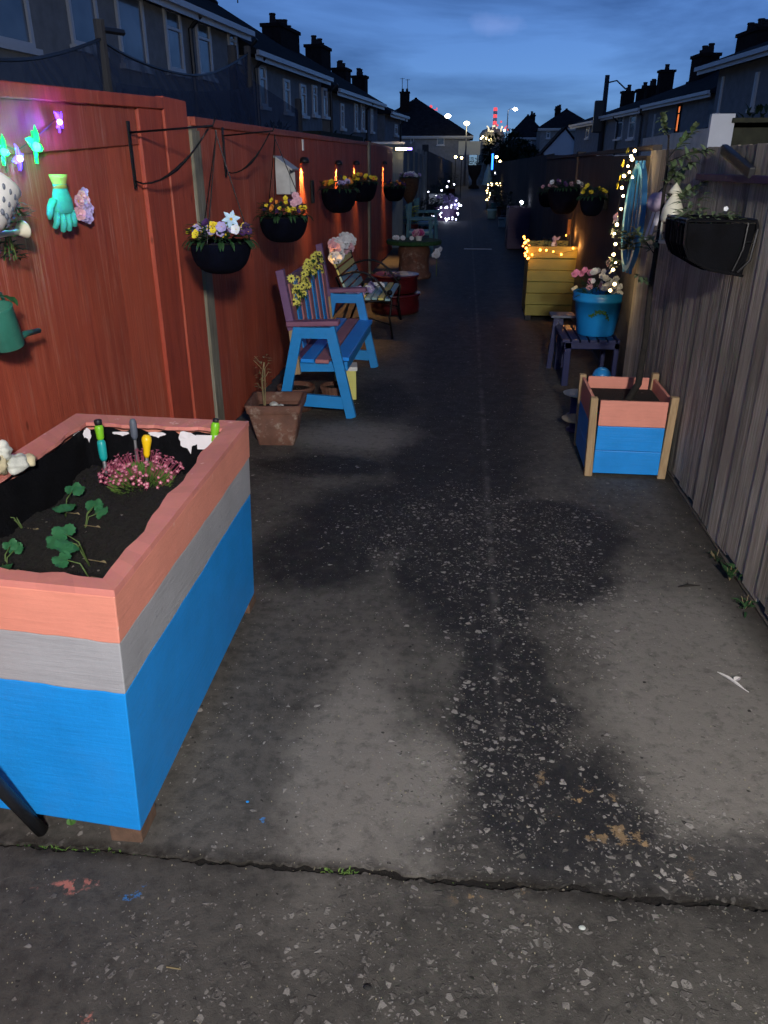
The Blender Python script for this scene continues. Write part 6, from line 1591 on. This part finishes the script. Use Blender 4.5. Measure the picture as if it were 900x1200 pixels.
shrub('tree', 'lower dark tree at the foot of the far right houses', ay(612, 190, 70).x, 70, .8, 1.8, 2.4, 1800, L=.35, W=.18)
shrub('shrub', 'dark shrub showing over the grey fence beside the lit window', 3.1, 9.5, 1.0, .55, 1.1, 900, L=.12, W=.05)
shrub('shrub', 'dark garden shrub above the red fence in front of the second left block', -4.6, 19.5, .9, .9, 1.5, 900, L=.2, W=.08)
shrub('shrub', 'dark hedge clump above the red fence below the third left block', -3.6, 25, .9, 1.0, 1.4, 900, L=.2, W=.08)
T = thing('garden_outhouse', 'low flat roofed outhouse over the red fence under the second left block', 'outhouse', (-4.3, 21.5, 0), rad(-6))
mb = MB(); mb.span((-1.5, 0, 0), (.5, 4.5, 2.3)); mb.build('wall', 'chimney brick', T); mb = MB(); mb.span((-1.6, -.1, 2.3), (.6, 4.6, 2.42)); mb.build('roof', 'shed felt', T)
T = thing('boundary_wall', 'row of pale coping caps on the dark wall on the far right', 'wall', (1.9, 14.6, 0))
mb = MB(); mb.span((0, 0, 0), (3.2, .15, 1.74)); mb.build('wall', 'dark stained boards', T)
mb = MB()
for x in (.1, .55, 1.0): mb.span((x, -.02, 1.745), (x+.25, .17, 1.77))
mb.build('cap', 'upvc white', T)

# =====================================================  SKY, LIGHT, CAMERA
w = bpy.data.worlds.new('World'); sc.world = w; w.use_nodes = True
nt = w.node_tree; bg = nt.nodes['Background']
sky = nt.nodes.new('ShaderNodeTexSky'); sky.sky_type = 'NISHITA'; sky.sun_disc = False
SUN_EL, SUN_ROT = rad(SUNE), rad(200)
sky.sun_elevation = SUN_EL; sky.sun_rotation = SUN_ROT; sky.altitude = 0; sky.air_density = AIR; sky.dust_density = 0.0; sky.ozone_density = 4.0
tc = nt.nodes.new('ShaderNodeTexCoord'); mp = nt.nodes.new('ShaderNodeMapping'); mp.inputs['Scale'].default_value = (1., 1., 4.)
nt.links.new(tc.outputs['Generated'], mp.inputs[0])
nz = nt.nodes.new('ShaderNodeTexNoise'); nz.inputs['Scale'].default_value = 3.4; nz.inputs['Detail'].default_value = 6; nz.inputs['Roughness'].default_value = .55; nz.inputs['Distortion'].default_value = .4
nt.links.new(mp.outputs[0], nz.inputs[0])
cr = nt.nodes.new('ShaderNodeValToRGB'); cr.color_ramp.elements[0].position = .40; cr.color_ramp.elements[0].color = (*[.66*q for q in TINT], 1); cr.color_ramp.elements[1].position = .64; cr.color_ramp.elements[1].color = (1.42*TINT[0], 1.30*TINT[1], 1.18*TINT[2], 1)
nt.links.new(nz.outputs[0], cr.inputs[0])
ml = nt.nodes.new('ShaderNodeMix'); ml.data_type = 'RGBA'; ml.blend_type = 'MULTIPLY'; ml.inputs[0].default_value = 1
nt.links.new(sky.outputs[0], ml.inputs[6]); nt.links.new(cr.outputs[0], ml.inputs[7])
sz_ = nt.nodes.new('ShaderNodeSeparateXYZ'); nt.links.new(tc.outputs['Generated'], sz_.inputs[0])
el_ = nt.nodes.new('ShaderNodeMapRange'); el_.inputs['From Min'].default_value = 0; el_.inputs['From Max'].default_value = .22; el_.inputs['To Min'].default_value = .56; el_.inputs['To Max'].default_value = 1.08
nt.links.new(sz_.outputs[2], el_.inputs['Value'])
me_ = nt.nodes.new('ShaderNodeMix'); me_.data_type = 'RGBA'; me_.blend_type = 'MULTIPLY'; me_.inputs[0].default_value = 1
nt.links.new(ml.outputs[2], me_.inputs[6]); nt.links.new(el_.outputs[0], me_.inputs[7])
# one small pale cloud high over the lane
def wn(t_, **k):
    n_ = nt.nodes.new(t_)
    for a_, b_ in k.items(): setattr(n_, a_, b_)
    return n_
dc = ray(583, 30).normalized(); sb = wn('ShaderNodeVectorMath', operation='SUBTRACT'); nt.links.new(tc.outputs['Generated'], sb.inputs[0]); sb.inputs[1].default_value = dc
n2 = wn('ShaderNodeTexNoise'); n2.inputs['Scale'].default_value = 22; n2.inputs['Detail'].default_value = 6; nt.links.new(tc.outputs['Generated'], n2.inputs[0])
ma = wn('ShaderNodeVectorMath', operation='MULTIPLY'); nt.links.new(sb.outputs[0], ma.inputs[0]); ma.inputs[1].default_value = (30, 30, 95)
ln_ = wn('ShaderNodeVectorMath', operation='LENGTH'); nt.links.new(ma.outputs[0], ln_.inputs[0])
ad = wn('ShaderNodeMath', operation='MULTIPLY_ADD'); nt.links.new(n2.outputs[0], ad.inputs[0]); ad.inputs[1].default_value = 2.6; nt.links.new(ln_.outputs[1], ad.inputs[2])
mr = wn('ShaderNodeMapRange'); mr.inputs['From Min'].default_value = 1.5; mr.inputs['From Max'].default_value = 2.3; mr.inputs['To Min'].default_value = .38; mr.inputs['To Max'].default_value = 0; nt.links.new(ad.outputs[0], mr.inputs['Value'])
mc = wn('ShaderNodeMix', data_type='RGBA'); nt.links.new(mr.outputs[0], mc.inputs[0]); nt.links.new(me_.outputs[2], mc.inputs[6]); mc.inputs[7].default_value = (3.2, 4.6, 9.5, 1)
nt.links.new(mc.outputs[2], bg.inputs[0])
bg.inputs[1].default_value = SKY_STRENGTH
# security lamp on the house wall behind the photographer: the light that fades along the lane
KL = thing('security_light', 'security floodlight on a post behind the photographer', 'floodlight', (KEYX, KEYY, 0))
mb = MB(); mb.tube([(0, -.1, 0), (0, -.1, KEYZ)], .05, 10); mb.build('post', 'galvanised', KL, smooth=True)
mb = MB(); mb.box((0, -.03, KEYZ), (.64, .08, .42), (rad(20), 0, 0)); mb.build('housing', 'black plastic', KL, bevel=.01)
light('lamp_glow', 'AREA', (0, .06, KEYZ-.02), KEYC, KEYE, parent=KL, rot=(rad(80), 0, KEYR), shape='RECTANGLE', size=.60, size_y=.38)
cam = bpy.data.cameras.new('Camera'); co = bpy.data.objects.new('Camera', cam); COL.objects.link(co); sc.camera = co
cam.sensor_fit = 'HORIZONTAL'; cam.sensor_width = 36; cam.lens = 36; cam.clip_end = 3000; cam.clip_start = .05
co.location = (0, 0, CH); co.rotation_euler = (math.pi/2-PIT, 0, YAW)
sc.view_settings.view_transform = 'Standard'; sc.view_settings.look = 'None'; sc.view_settings.exposure = EXPO; sc.view_settings.gamma = 1
sc.cycles.use_denoising = True
sc.cycles.max_bounces = 5; sc.cycles.diffuse_bounces = 3; sc.cycles.sample_clamp_indirect = 4
sc.render.resolution_x = 768; sc.render.resolution_y = 1024
sc.cycles.use_adaptive_sampling = True; sc.cycles.adaptive_threshold = .035; sc.cycles.adaptive_min_samples = 16
